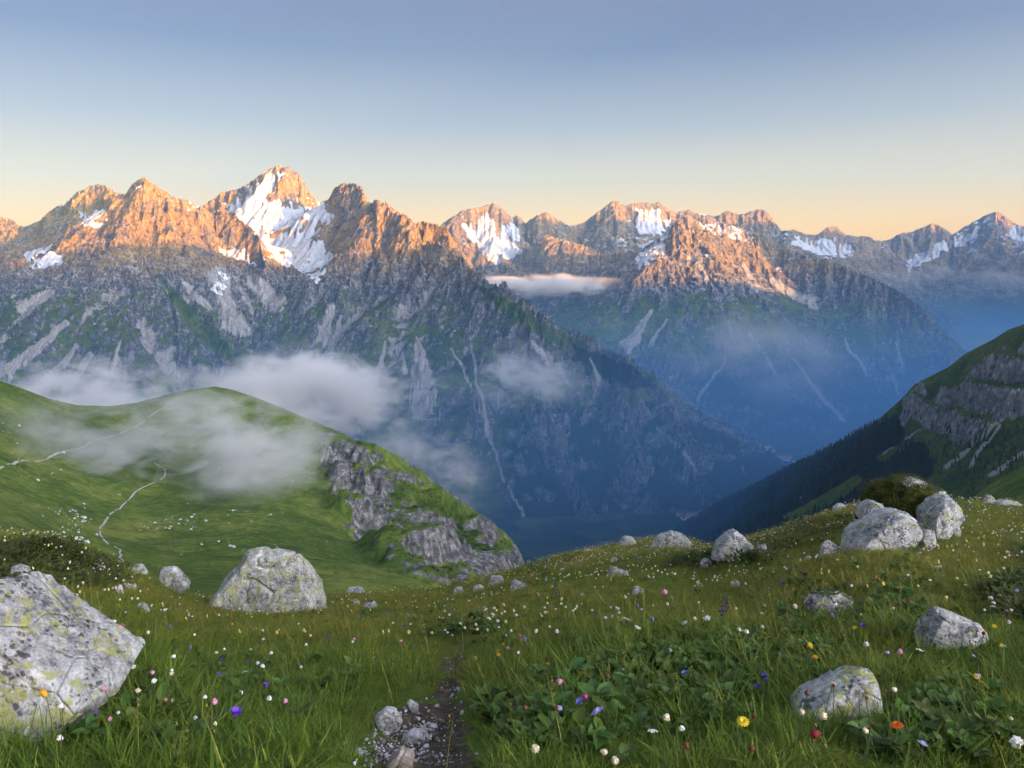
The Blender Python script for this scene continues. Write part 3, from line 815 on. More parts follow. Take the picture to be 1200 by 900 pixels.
def right_hill():
    g = Grid(770, 1340, 420, np.concatenate((np.geomspace(700, 1300, 70), np.arange(1306, 2200, 6.0), np.arange(2206, 4300, 22.0))))
    cps = [(1330, 320, 1480), (1290, 338, 1520), (1200, 381, 1600), (1165, 397, 1650), (1130, 415, 1720), (1090, 441, 1800), (1070, 452, 1860), (1045, 478, 2000), (1000, 510, 2300), (960, 532, 2600), (920, 551, 2900),
           (880, 572, 3200), (840, 592, 3450), (800, 615, 3500),
           (1290, 400, 1420), (1200, 430, 1500), (1120, 470, 1660), (1060, 500, 1820), (1000, 540, 2080), (940, 565, 2450), (880, 592, 2850),
           (1290, 500, 1220), (1200, 520, 1300), (1100, 545, 1460), (1030, 565, 1660), (950, 590, 2020), (890, 610, 2350), (840, 625, 2750), (810, 640, 3000),
           (1290, 590, 940), (1200, 600, 1000), (1100, 612, 1130), (1000, 622, 1380), (900, 650, 1800), (840, 665, 2100), (1200, 680, 760), (1000, 690, 1000), (850, 700, 1500)]
    for (px, py, d, dd, dz) in [(1290, 338, 1520, 2400, -700), (1200, 381, 1600, 2500, -700), (1130, 415, 1720, 2600, -680), (1045, 478, 2000, 2900, -600), (960, 532, 2600, 3400, -450), (880, 572, 3200, 3800, -280), (1330, 330, 1480, 4200, -1300), (1100, 430, 1800, 4200, -1200),
                                (1290, 338, 1520, 1750, -90), (1200, 381, 1600, 1850, -90), (1130, 415, 1720, 1960, -100), (1045, 478, 2000, 2240, -100)]:
        p = unproj(px, py, d); T = (p[2] + dz - EYE) / dd
        cps.append((px, 330 - T * FPX, dd))
    z = surf_from_pixels(g, cps)
    X, Y = g.X, g.Y
    px, py = proj(X, Y, z)
    nb = fbm(X, Y, 1 / 170., 4, 401)
    cl = sstep(-8, 14, poly_sd(px, py, [(1062, 462), (1090, 446), (1130, 420), (1200, 390), (1330, 350), (1330, 470), (1200, 492), (1160, 512), (1120, 530), (1080, 505), (1050, 500)]) + 22 * nb)
    cl = cl * sstep(1.0, 0.6, Y / 2700.)
    gx, gy, s = g.slope(z)
    z = z + gullies(X, Y, gx, gy, 1 / 260., 3, 403, 13.0, 0.5, 0.9) * (0.4 + 0.8 * cl)
    gx, gy, s = g.slope(z)
    z = z + cl * (26 * ridged(X, Y, 1 / 130., 4, 405, 0.55) + gullies(X, Y, gx, gy, 1 / 65., 3, 407, 13.0, 0.55, 0.8))
    led = 60.0
    ph = (z + 16 * fbm(X, Y, 1 / 160., 3, 413)) / led
    z = z + cl * 0.7 * led * (np.floor(ph) + sstep(0.15, 0.65, ph - np.floor(ph)) - ph)
    z = z + 3 * fbm(X, Y, 1 / 60., 3, 409)
    z = g.match_skyline(z, SKY_R, 160, 3, 120)
    px, py = proj(X, Y, z)
    gx, gy, s = g.slope(z)
    nz = fbm(X, Y, 1 / 90., 4, 411)
    rock = sstep(0.3, 0.75, cl * (0.22 + 0.75 * sstep(0.55, 1.15, s)) + 0.45 * nz * cl)
    turf = 1.1 * (1 - rock)
    def fan(pts, w0, w1, k=1.0):
        d, t = line_d(px + 5 * fbm(px, py, 1 / 28., 3, 295), py + 4 * fbm(px, py, 1 / 28., 3, 297), pts)
        return k * sstep(1.15, 0.4, d / (w0 + (w1 - w0) * t) + .5 * nz) * sstep(1.0, 0.8, t)
    fm = 0
    for f in [([(1180, 487), (1140, 520), (1098, 560)], 2.5, 4, .9), ([(1172, 500), (1150, 525), (1130, 555)], 2, 3.5, .9), ([(1215, 520), (1180, 545), (1150, 560)], 4, 4, .9),
              ([(1078, 502), (1050, 520), (1030, 535)], 2, 3.5, .8), ([(1250, 500), (1190, 540)], 3, 3, .8)]:
        fm = np.maximum(fm, fan(*f))
    wood = sstep(-6, 6, poly_sd(px, py, [(780, 640), (800, 612), (880, 568), (960, 528), (1010, 500), (1046, 492), (1062, 512), (1082, 520), (1096, 545), (1075, 590), (1060, 640), (800, 720)]) + 10 * nz)
    clear = np.maximum(sstep(-3, 3, poly_sd(px, py, [(918, 605), (945, 590), (985, 568), (1005, 556), (1012, 562), (990, 582), (962, 598), (925, 614)]) + 4 * nz),
                       sstep(-2, 2, poly_sd(px, py, [(1026, 536), (1072, 508), (1082, 510), (1060, 526), (1034, 542)]) + 3 * nz))
    wood = wood * (1 - clear)
    turf = np.maximum(turf, clear) * (1 - fm)
    dots = np.clip(0.3 * sstep(0.0, 0.4, nz) + 0.8 * fm, 0, 1)
    o = g.build('hill', z, MAT_RHILL, dict(snow=0 * z, turf=turf, wood=wood, scree=fm, dots=dots, high=0 * z), cut=z > -1060, smooth=False)
    structure(o, 'steep dark hillside with grey cliff band, scree chutes and spruce wood', 'hill')
    return g, z, wood

def near_right_slope():
    g = Grid(1100, 1340, 120, np.concatenate((np.geomspace(70, 300, 30), np.arange(306, 560, 5.0), np.geomspace(565, 800, 20))))
    cps = [(1340, 490, 400), (1290, 510, 420), (1240, 532, 440), (1200, 549, 455), (1170, 563, 470), (1145, 580, 485), (1110, 620, 500), (1300, 560, 300), (1200, 600, 320), (1130, 640, 340), (1300, 640, 150), (1200, 660, 160), (1110, 690, 180),
           (1300, 760, 72), (1110, 770, 72), (1340, 560, 760), (1240, 620, 760), (1110, 720, 760)]
    z = surf_from_pixels(g, cps) 
    X, Y = g.X, g.Y
    z = z + 1.2 * fbm(X, Y, 1 / 60., 4, 501) * sstep(100, 300, Y)
    nz = fbm(X, Y, 1 / 25., 4, 511)
    o = g.build('hill', z, MAT_HILL, dict(snow=0 * z, turf=1 + 0 * z, wood=0.5 * sstep(0, .4, nz), scree=0 * z, dots=0.2 * sstep(0, .4, nz), high=0 * z))
    structure(o, 'near dark green slope below the right end of the meadow', 'hill')

HG, HZ = left_hill()
RG, RZ, RW = right_hill()
near_right_slope()

def grid_sampler(g, z):
    def f(x, y):
        x = np.asarray(x, float); y = np.asarray(y, float)
        u = x / y
        fu = np.clip((u - g.u[0]) / (g.u[1] - g.u[0]), 0, len(g.u) - 1.001)
        fy = np.clip(np.interp(y, g.yv, np.arange(len(g.yv))), 0, len(g.yv) - 1.001)
        i = fy.astype(int); j = fu.astype(int); a = fy - i; b = fu - j
        return (z[i, j] * (1 - a) * (1 - b) + z[i + 1, j] * a * (1 - b) + z[i, j + 1] * (1 - a) * b + z[i + 1, j + 1] * a * b)
    return f
hill_z = grid_sampler(HG, HZ); rhill_z = grid_sampler(RG, RZ)

def hit(px, py, fz, y0, y1, n=4000):
    """first point of a sheet that a photo pixel looks at"""
    ys = np.geomspace(y0, y1, n)
    P = unproj(px, py, 1.0); dx = P[0]; dz = P[2] - EYE
    zs = fz(dx * ys, ys)
    k = np.argmax(EYE + dz * ys <= zs)
    return np.array((dx * ys[k], ys[k], zs[k]))
print('hills', round(time.time() - T_START, 1))

# ================================================================ MEADOW (the ground underfoot)
rng = np.random.default_rng(7)
MEADOW_SKY = [(-260, 622, 16), (-100, 620, 16), (0, 626, 16), (30, 629, 15.5), (60, 633, 15), (100, 646, 14.5), (128, 658, 14.5), (150, 669, 15), (185, 686, 16), (215, 698, 17), (260, 703, 18), (320, 702, 18.5),
              (400, 696, 20), (480, 692, 22), (520, 688, 24), (560, 678, 26), (600, 667, 28), (640, 655, 30), (680, 645, 31.5), (720, 637, 33), (760, 631, 34), (790, 629, 34), (815, 634, 31), (838, 640, 28), (870, 632, 26.5),
              (900, 623, 26), (950, 608, 25), (980, 598, 24.5), (1020, 588, 24), (1060, 583, 23.5), (1130, 588, 22.5), (1200, 593, 21), (1300, 590, 20), (1460, 585, 20)]
SOIL_PX = [(400, 915), (418, 884), (436, 856), (452, 838), (484, 826), (508, 814), (520, 794), (527, 768), (533, 758), (541, 760), (543, 776), (536, 800), (540, 826), (550, 850), (560, 872), (560, 915)]

def build_meadow():
    g = Grid(-1300, 2500, 900, np.concatenate((np.geomspace(0.6, 9, 165), np.geomspace(9.15, 40, 110), np.geomspace(41, 75, 10))))
    X, Y, U = g.X, g.Y, g.U
    ms = np.array(MEADOW_SKY, float)
    pu = (ms[:, 0] - 600) / FPX
    k = np.hanning(15); k /= k.sum()
    def col(v):
        c = np.interp(g.u, pu, v); return np.convolve(np.pad(c, 7, mode='edge'), k, mode='valid')
    ys = col(ms[:, 2])
    Ts = np.array([(unproj(a, b, 1.0)[2] - EYE) for a, b, c in MEADOW_SKY]); Ts = col(Ts)
    zs = EYE + Ts * ys
    tb = (unproj(600, 900, 1.0)[2] - EYE)
    z3 = EYE + tb * 2.75
    Ysk = ys[None, :]; Zs = zs[None, :]; T_ = Ts[None, :]
    t = np.clip((Y - 2.75) / (Ysk - 2.75), 0, None)
    slope = (Zs - z3) / (Ysk - 2.75)
    z_mid = z3 + slope * (Y - 2.75)
    z_near = z3 * np.clip(Y / 2.75, 0, 1) ** 1.5
    z = np.where(Y < 2.75, z_near, z_mid)
    over = np.clip(Y - Ysk, 0, None)
    z_far = Zs + T_ * over - 0.02 * over ** 2 - 0.10 * over
    z = np.where(Y > Ysk, z_far, z)
    # swells, folds and tussocks
    far = sstep(3, 14, Y)
    z = z + far * (0.30 * fbm(X, Y, 1 / 7.0, 3, 601) + 0.10 * fbm(X, Y, 1 / 2.4, 3, 603)) + 0.045 * fbm(X, Y, 1 / 0.8, 3, 605) * sstep(1, 3, Y) + 0.02 * pnoise(X / 0.22, Y / 0.22, 607)
    px, py = proj(X, Y, z)
    # hummock on the left, fold on the right, herb mound in the middle, banks beside the trail
    def bump(cx, cy, rx, ry, h):
        nonlocal z
        z = z + h * np.exp(-((px - cx) / rx) ** 2 - ((py - cy) / ry) ** 2)
    bump(60, 655, 70, 16, 0.25); bump(850, 660, 60, 8, 0.25); bump(790, 760, 110, 26, 0.10); bump(560, 745, 40, 12, 0.08); bump(420, 785, 60, 18, 0.06)
    z = g.match_skyline(z, [(a, b) for a, b, c in MEADOW_SKY], 3.0, 8, 1.0)
    px, py = proj(X, Y, z)
    sd = poly_sd(px, py, SOIL_PX) / FPX * Y            # metres
    nf = fbm(X, Y, 1 / 0.35, 3, 611)
    soil = sstep(-0.05, 0.05, sd + 0.14 * nf) * (Y < 7)
    z = z - 0.09 * sstep(-0.1, 0.22, sd) * (Y < 7)
    m = M('meadow_turf')
    P = m.pos()
    n1 = m.noise(P, 0.35, 5, 0.6); n2 = m.noise(P, 2.2, 6, 0.65); n3 = m.noise(P, 14, 4, 0.7)
    v = m.math('ADD', m.math('MULTIPLY', n1, 0.45), m.math('ADD', m.math('MULTIPLY', n2, 0.35), m.math('MULTIPLY', n3, 0.2)))
    c = m.ramp(v, [(0.36, (0.035, 0.065, 0.010)), (0.46, (0.085, 0.125, 0.018)), (0.55, (0.145, 0.160, 0.030)), (0.66, (0.20, 0.16, 0.05))])
    e = m.ramp(n3, [(0.3, (0.030, 0.022, 0.015)), (0.55, (0.11, 0.080, 0.055)), (0.75, (0.22, 0.18, 0.14))])
    sa = m.attr('soil')
    c = m.mix(m.step(m.math('ADD', sa, m.math('MULTIPLY', m.math('SUBTRACT', n2, 0.5), 0.8)), 0.35, 0.6), c, e)
    h = m.math('ADD', m.math('MULTIPLY', n2, 0.6), m.math('MULTIPLY', n3, 0.4))
    mat = m.bsdf(c, 0.95, m.bump(h, 0.06, 0.8), 0.1)
    o = g.build('meadow', z, mat, dict(soil=soil))
    structure(o, 'sloping alpine meadow underfoot with grass, flowers and a bare trail', 'meadow')
    return g, z
MG, MZ = build_meadow()
meadow_z = grid_sampler(MG, MZ)

def ground(px, py, h=0.0, y0=1.2, y1=45):
    """meadow point whose top (h above ground) shows at a photo pixel"""
    P = unproj(px, py, 1.0); dx = P[0]; dz = P[2] - EYE
    ys = np.geomspace(y0, y1, 3000)
    zs = meadow_z(dx * ys, ys) + h
    below = EYE + dz * ys <= zs
    k = int(np.argmax(below)) if below.any() else int(np.argmin(EYE + dz * ys - zs))
    return np.array((dx * ys[k], ys[k], zs[k] - h))

def soil_at(x, y):
    px, py = proj(x, y, meadow_z(x, y))
    return poly_sd(px, py, SOIL_PX) / FPX * y + 0.13 * fbm(np.asarray(x, float), np.asarray(y, float), 1 / 0.35, 3, 611)

# ================================================================ ROCKS
def rock_material(name, lichen=0.5, moss=0.0, tone=1.0, warm=0.0):
    m = M(name)
    P = m.objco()
    rnd = m.n('ShaderNodeObjectInfo').outputs['Random']
    off = m.n('ShaderNodeVectorMath', operation='ADD')
    m.put(off.inputs[0], P)
    cx = m.n('ShaderNodeCombineXYZ'); m.put(cx.inputs[0], m.math('MULTIPLY', rnd, 37.0)); m.put(cx.inputs[1], m.math('MULTIPLY', rnd, 91.0))
    m.put(off.inputs[1], cx.outputs[0]); P = off.outputs[0]
    n1 = m.noise(P, 3.0, 7, 0.7, .3); n2 = m.noise(P, 13, 7, 0.75); n3 = m.noise(P, 60, 4, 0.75)
    v = m.math('ADD', m.math('MULTIPLY', n1, 0.35), m.math('ADD', m.math('MULTIPLY', n2, 0.40), m.math('MULTIPLY', n3, 0.25)))
    k = tone * 1.5
    c = m.ramp(v, [(0.37, (0.045 * k, 0.045 * k, 0.05 * k)), (0.44, (0.16 * k, 0.16 * k, 0.16 * k)), (0.52, (0.39 * k, 0.385 * k, 0.38 * k)), (0.62, (0.66 * k, 0.65 * k, 0.63 * k))])
    if warm: c = m.mix(warm, c, (0.50, 0.38, 0.30))
    # black crustose lichen, then sulphur-yellow map lichen in rounded colonies
    vb = m.voro(P, 34.0); nb = m.noise(P, 5.5, 6, 0.7)
    c = m.mix(m.math('MULTIPLY', m.step(m.math('SUBTRACT', nb, m.math('MULTIPLY', vb, 0.35)), 0.40, 0.47), 0.8), c, (0.05, 0.05, 0.05))
    ny = m.noise(m.mapped(P, (1, 1, 1), (7.3, 1.1, 4.2)), 8.0, 5, 0.62, 0.4); vy = m.voro(P, 21.0)
    ly = m.step(m.math('SUBTRACT', ny, m.math('MULTIPLY', vy, 0.22)), 0.53 - 0.12 * lichen, 0.58 - 0.12 * lichen)
    ly = m.math('MULTIPLY', ly, m.step(n3, 0.33, 0.5))
    c = m.mix(m.math('MULTIPLY', ly, 0.85), c, m.mix(n2, (0.34, 0.37, 0.05), (0.66, 0.64, 0.26)))
    geo = m.n('ShaderNodeNewGeometry')
    if moss > 0:
        sep = m.n('ShaderNodeSeparateXYZ'); m.put(sep.inputs[0], geo.outputs['Normal'])
        mm = m.step(m.math('ADD', sep.outputs[2], m.math('MULTIPLY', m.math('SUBTRACT', n1, 0.5), 2.2)), 1.0 - moss, 1.25 - moss)
        c = m.mix(mm, c, m.mix(n2, (0.03, 0.05, 0.012), (0.12, 0.14, 0.035)))
    h = m.math('ADD', m.math('MULTIPLY', n2, 0.65), m.math('MULTIPLY', n3, 0.35))
    cr = m.voro(m.mapped(P, (1.0, 1.0, 1.7)), 2.6, 'DISTANCE_TO_EDGE')
    h = m.math('ADD', h, m.math('MULTIPLY', m.step(cr, 0.0, 0.03), 0.25))
    return m.bsdf(c, 0.88, m.bump(h, 0.045, 1.0), 0.25)

MAT_ROCK = rock_material('granite_pale', 0.5)
MAT_ROCK_L = rock_material('granite_lichen', 0.95)
MAT_ROCK_M = rock_material('granite_mossy', 0.45, 0.35)
MAT_STONE = rock_material('path_stone', -0.6, 0, 1.15)
MAT_STONE_W = rock_material('path_stone_pinkish', -0.6, 0, 1.0, 0.6)

_ico = {}
def ico(sub):
    if sub not in _ico:
        bm = bmesh.new(); bmesh.ops.create_icosphere(bm, subdivisions=sub, radius=1.0)
        v = np.array([x.co[:] for x in bm.verts]); f = np.array([[q.index for q in p.verts] for p in bm.faces])
        bm.free(); _ico[sub] = (v / np.linalg.norm(v, axis=1)[:, None], f)
    return _ico[sub]

def hull_planes(pts):
    bm = bmesh.new()
    for p in pts: bm.verts.new(p)
    bmesh.ops.convex_hull(bm, input=bm.verts)
    bm.normal_update()
    N = np.array([f.normal[:] for f in bm.faces]); D = np.array([f.normal.dot(f.verts[0].co) for f in bm.faces])
    bm.free()
    s = np.where(D < 0, -1, 1)
    return N * s[:, None], D * s

def noise3(v, f, seed):
    """cheap 3-D noise from three planes of 2-D noise"""
    a = pnoise(v[:, 0] * f + seed, v[:, 1] * f, seed); b = pnoise(v[:, 1] * f, v[:, 2] * f + seed, seed + 1); c = pnoise(v[:, 2] * f, v[:, 0] * f + seed, seed + 2)
    return (a + b + c) / 1.7

def rock_mesh(name, pts, sub, seed, mat, rough=0.05, soft=170.0):
    """boulder: convex core of the given points, worn edges, chipped and pitted faces"""
    pts = np.asarray(pts, float); c = pts.mean(0); q = pts - c
    size = np.abs(q).max()
    N, D = hull_planes(q)
    # broken-off corners: a few extra flat faces
    rs = np.random.default_rng(seed + 1000)
    n_ = rs.normal(size=(9, 3)); n_ /= np.linalg.norm(n_, axis=1)[:, None]; n_[:, 2] = np.abs(n_[:, 2]) * .8
    n_ /= np.linalg.norm(n_, axis=1)[:, None]
    N = np.concatenate((N, n_)); D = np.concatenate((D, (q @ n_.T).max(0) * rs.uniform(.88, .99, 9)))
    v, f = ico(sub)
    inv = np.clip(v @ N.T, 1e-4, None) / np.maximum(D, 1e-4)[None, :] * size
    r = size / (np.power(np.power(inv, soft).sum(1), 1 / soft))
    p = v * r[:, None]
    k = 1.0 / size
    d = rough * size * (0.35 * noise3(p, 1.6 * k, seed) + 0.35 * noise3(p, 4.0 * k, seed + 3) + 0.32 * noise3(p, 9.0 * k, seed + 7))
    chip = np.abs(noise3(p, 2.6 * k, seed + 11)); d = d - rough * size * 0.9 * sstep(0.16, 0.0, chip)
    if sub >= 4: d = d + rough * size * 0.16 * noise3(p, 22 * k, seed + 13)
    p = p + v * d[:, None] + c
    me = bpy.data.meshes.new(name)
    me.from_pydata(p.tolist(), [], f.tolist()); me.update()
    me.polygons.foreach_set('use_smooth', np.ones(len(f), bool))
    try:
        me.set_sharp_from_angle(angle=R(38))
    except Exception:
        pass
    me.materials.append(mat)
    return me

def shape_rock(name, sil, base, d, depth, sub, seed, mat, label, cat, rough=0.05, group=None, sink=0.12, top=0.55, parent=None):
    """rock whose front outline is given in photo pixels, standing on ground point `base`"""
    s = d / FPX
    pts = []
    sil = np.array(sil, float)
    yb = sil[:, 1].max(); yt = sil[:, 1].min(); xm = sil[:, 0].mean(); ym = sil[:, 1].mean()
    for (a, b) in sil:
        hgt = (yb - b) / max(yb - yt, 1)
        k = 1 - (1 - top) * hgt
        for dy, kk in ((0.0, 0.97), (-0.42 * depth * k, 0.80), (0.5 * depth * k, 0.80)):
            P = unproj(xm + (a - xm) * kk, ym + (b - ym) * kk, d) - np.array(base)
            pts.append((P[0], P[1] + dy, P[2] - sink * (1 if hgt < 0.15 else 0)))
    me = rock_mesh(name, pts, sub, seed, mat, rough)
    o = bpy.data.objects.new(name, me); COL.objects.link(o)
    o.location = base
    if parent: o.parent = parent; o.location = Vector(base) - parent.location
    else: tag(o, label, cat, group)
    FOOT.append((base[0] + np.mean([p[0] for p in pts]), base[1], (sil[:, 0].max() - sil[:, 0].min()) * s * 0.5, depth * 0.5))
    return o

LANDMARK = []
def where(x, y):
    """the nearest thing one can find, in words"""
    best = min(LANDMARK, key=lambda l: math.hypot((l[1] - x), (l[2] - y) * 0.7))
    return best[0]
FOOT = []     # ground taken up by rocks: x, y, half width, half depth

b = ground(75, 846)
shape_rock('boulder', [(-75, 700), (-40, 680), (0, 676), (22, 694), (58, 733), (98, 768), (132, 780), (152, 794), (140, 814), (108, 838), (72, 862), (50, 858), (14, 838), (-40, 815), (-75, 780)], (b[0], b[1] + 0.05, b[2]), b[1] + 0.05, 0.75, 6, 11, MAT_ROCK_L,
           'big tilted pale boulder with yellow lichen beside the two orange-yellow buds', 'boulder', 0.035, sink=0.02, top=0.8)
b = ground(315, 716)
shape_rock('boulder', [(234, 724), (242, 704), (258, 682), (274, 663), (290, 645), (303, 641), (318, 644), (334, 644), (350, 647), (364, 664), (378, 688), (393, 712), (392, 722)], b, b[1], 1.5, 6, 23, MAT_ROCK_L,
           'large grey trapezoid boulder speckled with lichen standing alone in the meadow', 'boulder', 0.055, top=0.5)
# outcrop with the moss cap
b = ground(1058, 622)
oc = bpy.data.objects.new('rock_outcrop', None); COL.objects.link(oc); oc.location = b
tag(oc, 'moss-capped rock outcrop of pale blocks on the meadow crest', 'outcrop')
d = b[1]
FOOT.append((b[0], b[1] + 0.5, 1.5, 1.0))
MAT_MOSS = None
def moss_material():
    m = M('moss')
    P = m.objco(); n1 = m.noise(P, 5, 5, 0.65); n2 = m.noise(P, 28, 4, 0.7)
    c = m.ramp(m.math('ADD', m.math('MULTIPLY', n1, 0.6), m.math('MULTIPLY', n2, 0.4)), [(0.35, (0.020, 0.032, 0.008)), (0.5, (0.065, 0.085, 0.018)), (0.66, (0.16, 0.17, 0.045))])
    return m.bsdf(c, 1.0, m.bump(m.math('ADD', n1, n2), 0.06, 1.0), 0.05)
MAT_MOSS = moss_material()
def outcrop_piece(name, sil, dd, depth, sub, seed, mat, rough=0.06, top=0.6):
    if name == 'block':
        a_ = np.array(sil, float); gq = ground((a_[:, 0].min() + a_[:, 0].max()) / 2, min(a_[:, 1].max() + 3, 652)); dd = min(max(gq[1] + depth * .3 - d, -2.2), -.45) if a_[:, 1].max() > 610 else dd
    shape_rock(name, sil, (b[0], b[1] + dd, b[2]), d + dd, depth, sub, seed, mat, '', '', rough, None, 0.15, top, oc)
outcrop_piece('rock_core', [(1008, 622), (1012, 600), (1026, 582), (1044, 568), (1064, 561), (1086, 566), (1102, 578), (1114, 594), (1120, 618)], 0.6, 1.5, 5, 31, MAT_ROCK_M, 0.07)
outcrop_piece('moss_cap', [(1012, 618), (1018, 592), (1034, 572), (1058, 562), (1084, 565), (1104, 578), (1112, 602), (1096, 618), (1050, 618)], 0.45, 1.75, 5, 33, MAT_MOSS, 0.13)
outcrop_piece('block', [(990, 645), (994, 632), (1014, 614), (1036, 601), (1060, 597), (1074, 606), (1076, 620), (1066, 632), (1040, 642), (1006, 648)], -0.45, 0.9, 5, 35, MAT_ROCK, 0.06, 0.75)
outcrop_piece('block', [(1080, 618), (1082, 600), (1096, 584), (1110, 579), (1120, 588), (1125, 602), (1112, 614), (1094, 622)], -0.1, 0.8, 5, 37, MAT_ROCK, 0.06, 0.75)
outcrop_piece('block', [(1006, 608), (1010, 594), (1022, 586), (1034, 590), (1036, 604), (1024, 612)], 0.05, 0.6, 4, 39, MAT_ROCK, 0.07, 0.75)
outcrop_piece('block', [(1048, 578), (1054, 566), (1070, 559), (1086, 565), (1088, 578)], 0.45, 0.5, 4, 41, MAT_ROCK, 0.07, 0.75)
outcrop_piece('block', [(1090, 584), (1094, 572), (1104, 572), (1112, 582), (1108, 590)], 0.2, 0.4, 4, 43, MAT_ROCK_M, 0.07, 0.75)
outcrop_piece('block', [(1078, 640), (1072, 626), (1080, 612), (1092, 618), (1092, 634)], -0.2, 0.5, 4, 42, MAT_ROCK_M, 0.07, 0.75)

def rock(name, sil, label, seed, depth=None, sub=5, mat=None, rough=0.06, top=0.65, sink=0.08, group=None, basepx=None):
    sil = np.array(sil, float)
    cx = (sil[:, 0].min() + sil[:, 0].max()) / 2 if basepx is None else basepx
    bb = ground(cx, sil[:, 1].max() - 2)
    w = (sil[:, 0].max() - sil[:, 0].min()) * bb[1] / FPX
    return shape_rock(name, sil, bb, bb[1], depth or w * 0.7, sub, seed, mat or MAT_ROCK, label, 'rock', rough, group, sink * w, top)

rock('rock', [(1073, 752), (1080, 734), (1094, 713), (1102, 712), (1122, 722), (1150, 732), (1158, 742), (1140, 750), (1110, 758)], 'wedge-shaped pale grey rock jutting out of the right-hand grass slope', 51, mat=MAT_ROCK)
rock('rock', [(922, 836), (936, 820), (958, 806), (984, 792), (1008, 783), (1024, 784), (1030, 796), (1034, 828), (1026, 838), (980, 844), (945, 846)], 'white-grey rock with a lichen-yellow corner among tall grass and orange flowers', 53, mat=MAT_ROCK_L, rough=0.045)
rock('rock', [(832, 652), (838, 638), (850, 624), (860, 619), (872, 628), (884, 640), (880, 652)], 'pale pyramid-shaped rock on the meadow crest below the spruce wood', 55)
rock('rock', [(762, 640), (768, 630), (786, 622), (800, 624), (812, 636), (806, 644), (780, 646)], 'low pale slab on the grassy knoll crest', 57)
rock('rock', [(942, 714), (948, 698), (962, 692), (982, 692), (1000, 700), (998, 712), (970, 718)], 'low flat mottled rock sunk in the flowery slope', 59, mat=MAT_ROCK_M)
rock('rock', [(960, 654), (962, 638), (970, 632), (984, 640), (984, 652)], 'small rounded grey rock next to the mossy outcrop', 61, sub=4)
rock('rock', [(12, 684), (13, 664), (24, 660), (34, 664), (36, 682)], 'small upright grey rock on the dark shrubby hummock', 63, sub=4)
rock('rock', [(186, 678), (188, 664), (204, 662), (216, 676), (224, 688), (216, 693), (202, 688)], 'slanting oblong grey rock at the foot of the dark hummock', 65, sub=4)
for txt, a_, b__ in (('the big tilted boulder', 75, 846), ('the trapezoid boulder', 315, 716), ('the mossy outcrop', 1058, 622), ('the wedge-shaped rock', 1115, 752), ('the yellow-cornered rock', 980, 840), ('the pyramid rock', 858, 650),
                      ('the knoll slab', 786, 640), ('the flat mottled rock', 970, 712), ('the shrubby hummock', 100, 680), ('the head of the bare trail', 535, 752), ('the foot of the bare trail', 470, 880), ('the dock clump', 760, 800), ('the green dip between the hills', 480, 700)):
    q = ground(a_, b__); LANDMARK.append((txt, q[0], q[1]))
small = [(163, 671, 20, 11), (152, 692, 16, 12), (140, 697, 10, 14), (166, 718, 20, 14), (112, 668, 22, 14), (214, 690, 10, 10), (416, 696, 28, 9), (434, 714, 22, 12), (418, 711, 10, 8), (582, 688, 24, 16), (609, 692, 26, 16), (562, 694, 18, 10),
         (538, 698, 16, 12), (724, 678, 30, 18), (748, 697, 17, 11), (736, 641, 26, 14), (893, 650, 15, 15), (829, 667, 18, 14), (862, 690, 14, 12), (772, 645, 26, 9), (720, 660, 12, 8), (1182, 594, 34, 9), (1160, 588, 16, 10), (984, 600, 18, 11), (948, 657, 10, 7),
         (690, 648, 12, 7), (660, 672, 10, 7), (683, 700, 9, 6), (1162, 703, 12, 9), (820, 690, 12, 8), (300, 742, 10, 7), (1100, 668, 12, 7), (905, 671, 10, 7)]
for i, (cx, by, w, h) in enumerate(small):
    rr = random.Random(900 + i)
    sil = [(cx - w / 2, by), (cx - w * rr.uniform(.36, .5), by - h * rr.uniform(.35, .6)), (cx - w * rr.uniform(.1, .3), by - h * rr.uniform(.8, 1)), (cx + w * rr.uniform(.05, .25), by - h * rr.uniform(.75, 1)), (cx + w * rr.uniform(.3, .45), by - h * rr.uniform(.4, .7)), (cx + w / 2, by)]
    mi = i % 3; gq = ground(cx, by - 2)
    rock('small_rock', sil, 'small ' + ('grey', 'moss-flecked', 'whitish')[mi] + ' rock half sunk in turf near ' + where(gq[0], gq[1]), 70 + i * 3, sub=3, rough=0.08, group='small rocks scattered over the meadow', mat=[MAT_ROCK, MAT_ROCK_M, MAT_STONE][i % 3])

# stones lying on the bare trail
stones = [(438, 855, [(438, 838), (452, 828), (464, 830), (473, 845), (466, 858), (450, 856), (441, 850)], MAT_STONE, 'broad bluish white stone lying flat on the bare trail', 101),
          (482, 826, [(476, 822), (480, 818), (491, 826), (490, 836), (484, 837)], MAT_STONE, 'small pointed upright stone on the bare trail', 102),
          (488, 860, [(472, 864), (480, 856), (498, 856), (505, 864), (494, 872), (478, 870)], MAT_STONE, 'oval white stone in the middle of the bare trail', 103),
          (503, 850, [(494, 852), (500, 847), (514, 850), (512, 857), (498, 857)], MAT_STONE, 'small flat white stone touching the oval one on the trail', 104),
          (470, 885, [(452, 892), (470, 876), (488, 884), (482, 902), (458, 904)], MAT_STONE_W, 'pinkish square-cut stone on the bare trail', 105)]
for cx, by, sil, mt, lab, sd in stones:
    rock('stone', sil, lab, sd, sub=4, mat=mt, rough=0.05, top=0.75, sink=0.1, depth=(max(p[0] for p in sil) - min(p[0] for p in sil)) * 3.1 / FPX * 0.8)
pebble_meshes = []
for i in range(6):
    r0 = np.random.default_rng(300 + i)
    pts = r0.normal(size=(12, 3)); pts = pts / np.linalg.norm(pts, axis=1)[:, None] * (1, .8, .55)
    pebble_meshes.append(rock_mesh('pebble', pts, 2, 310 + i, MAT_STONE, 0.06))
k = 0
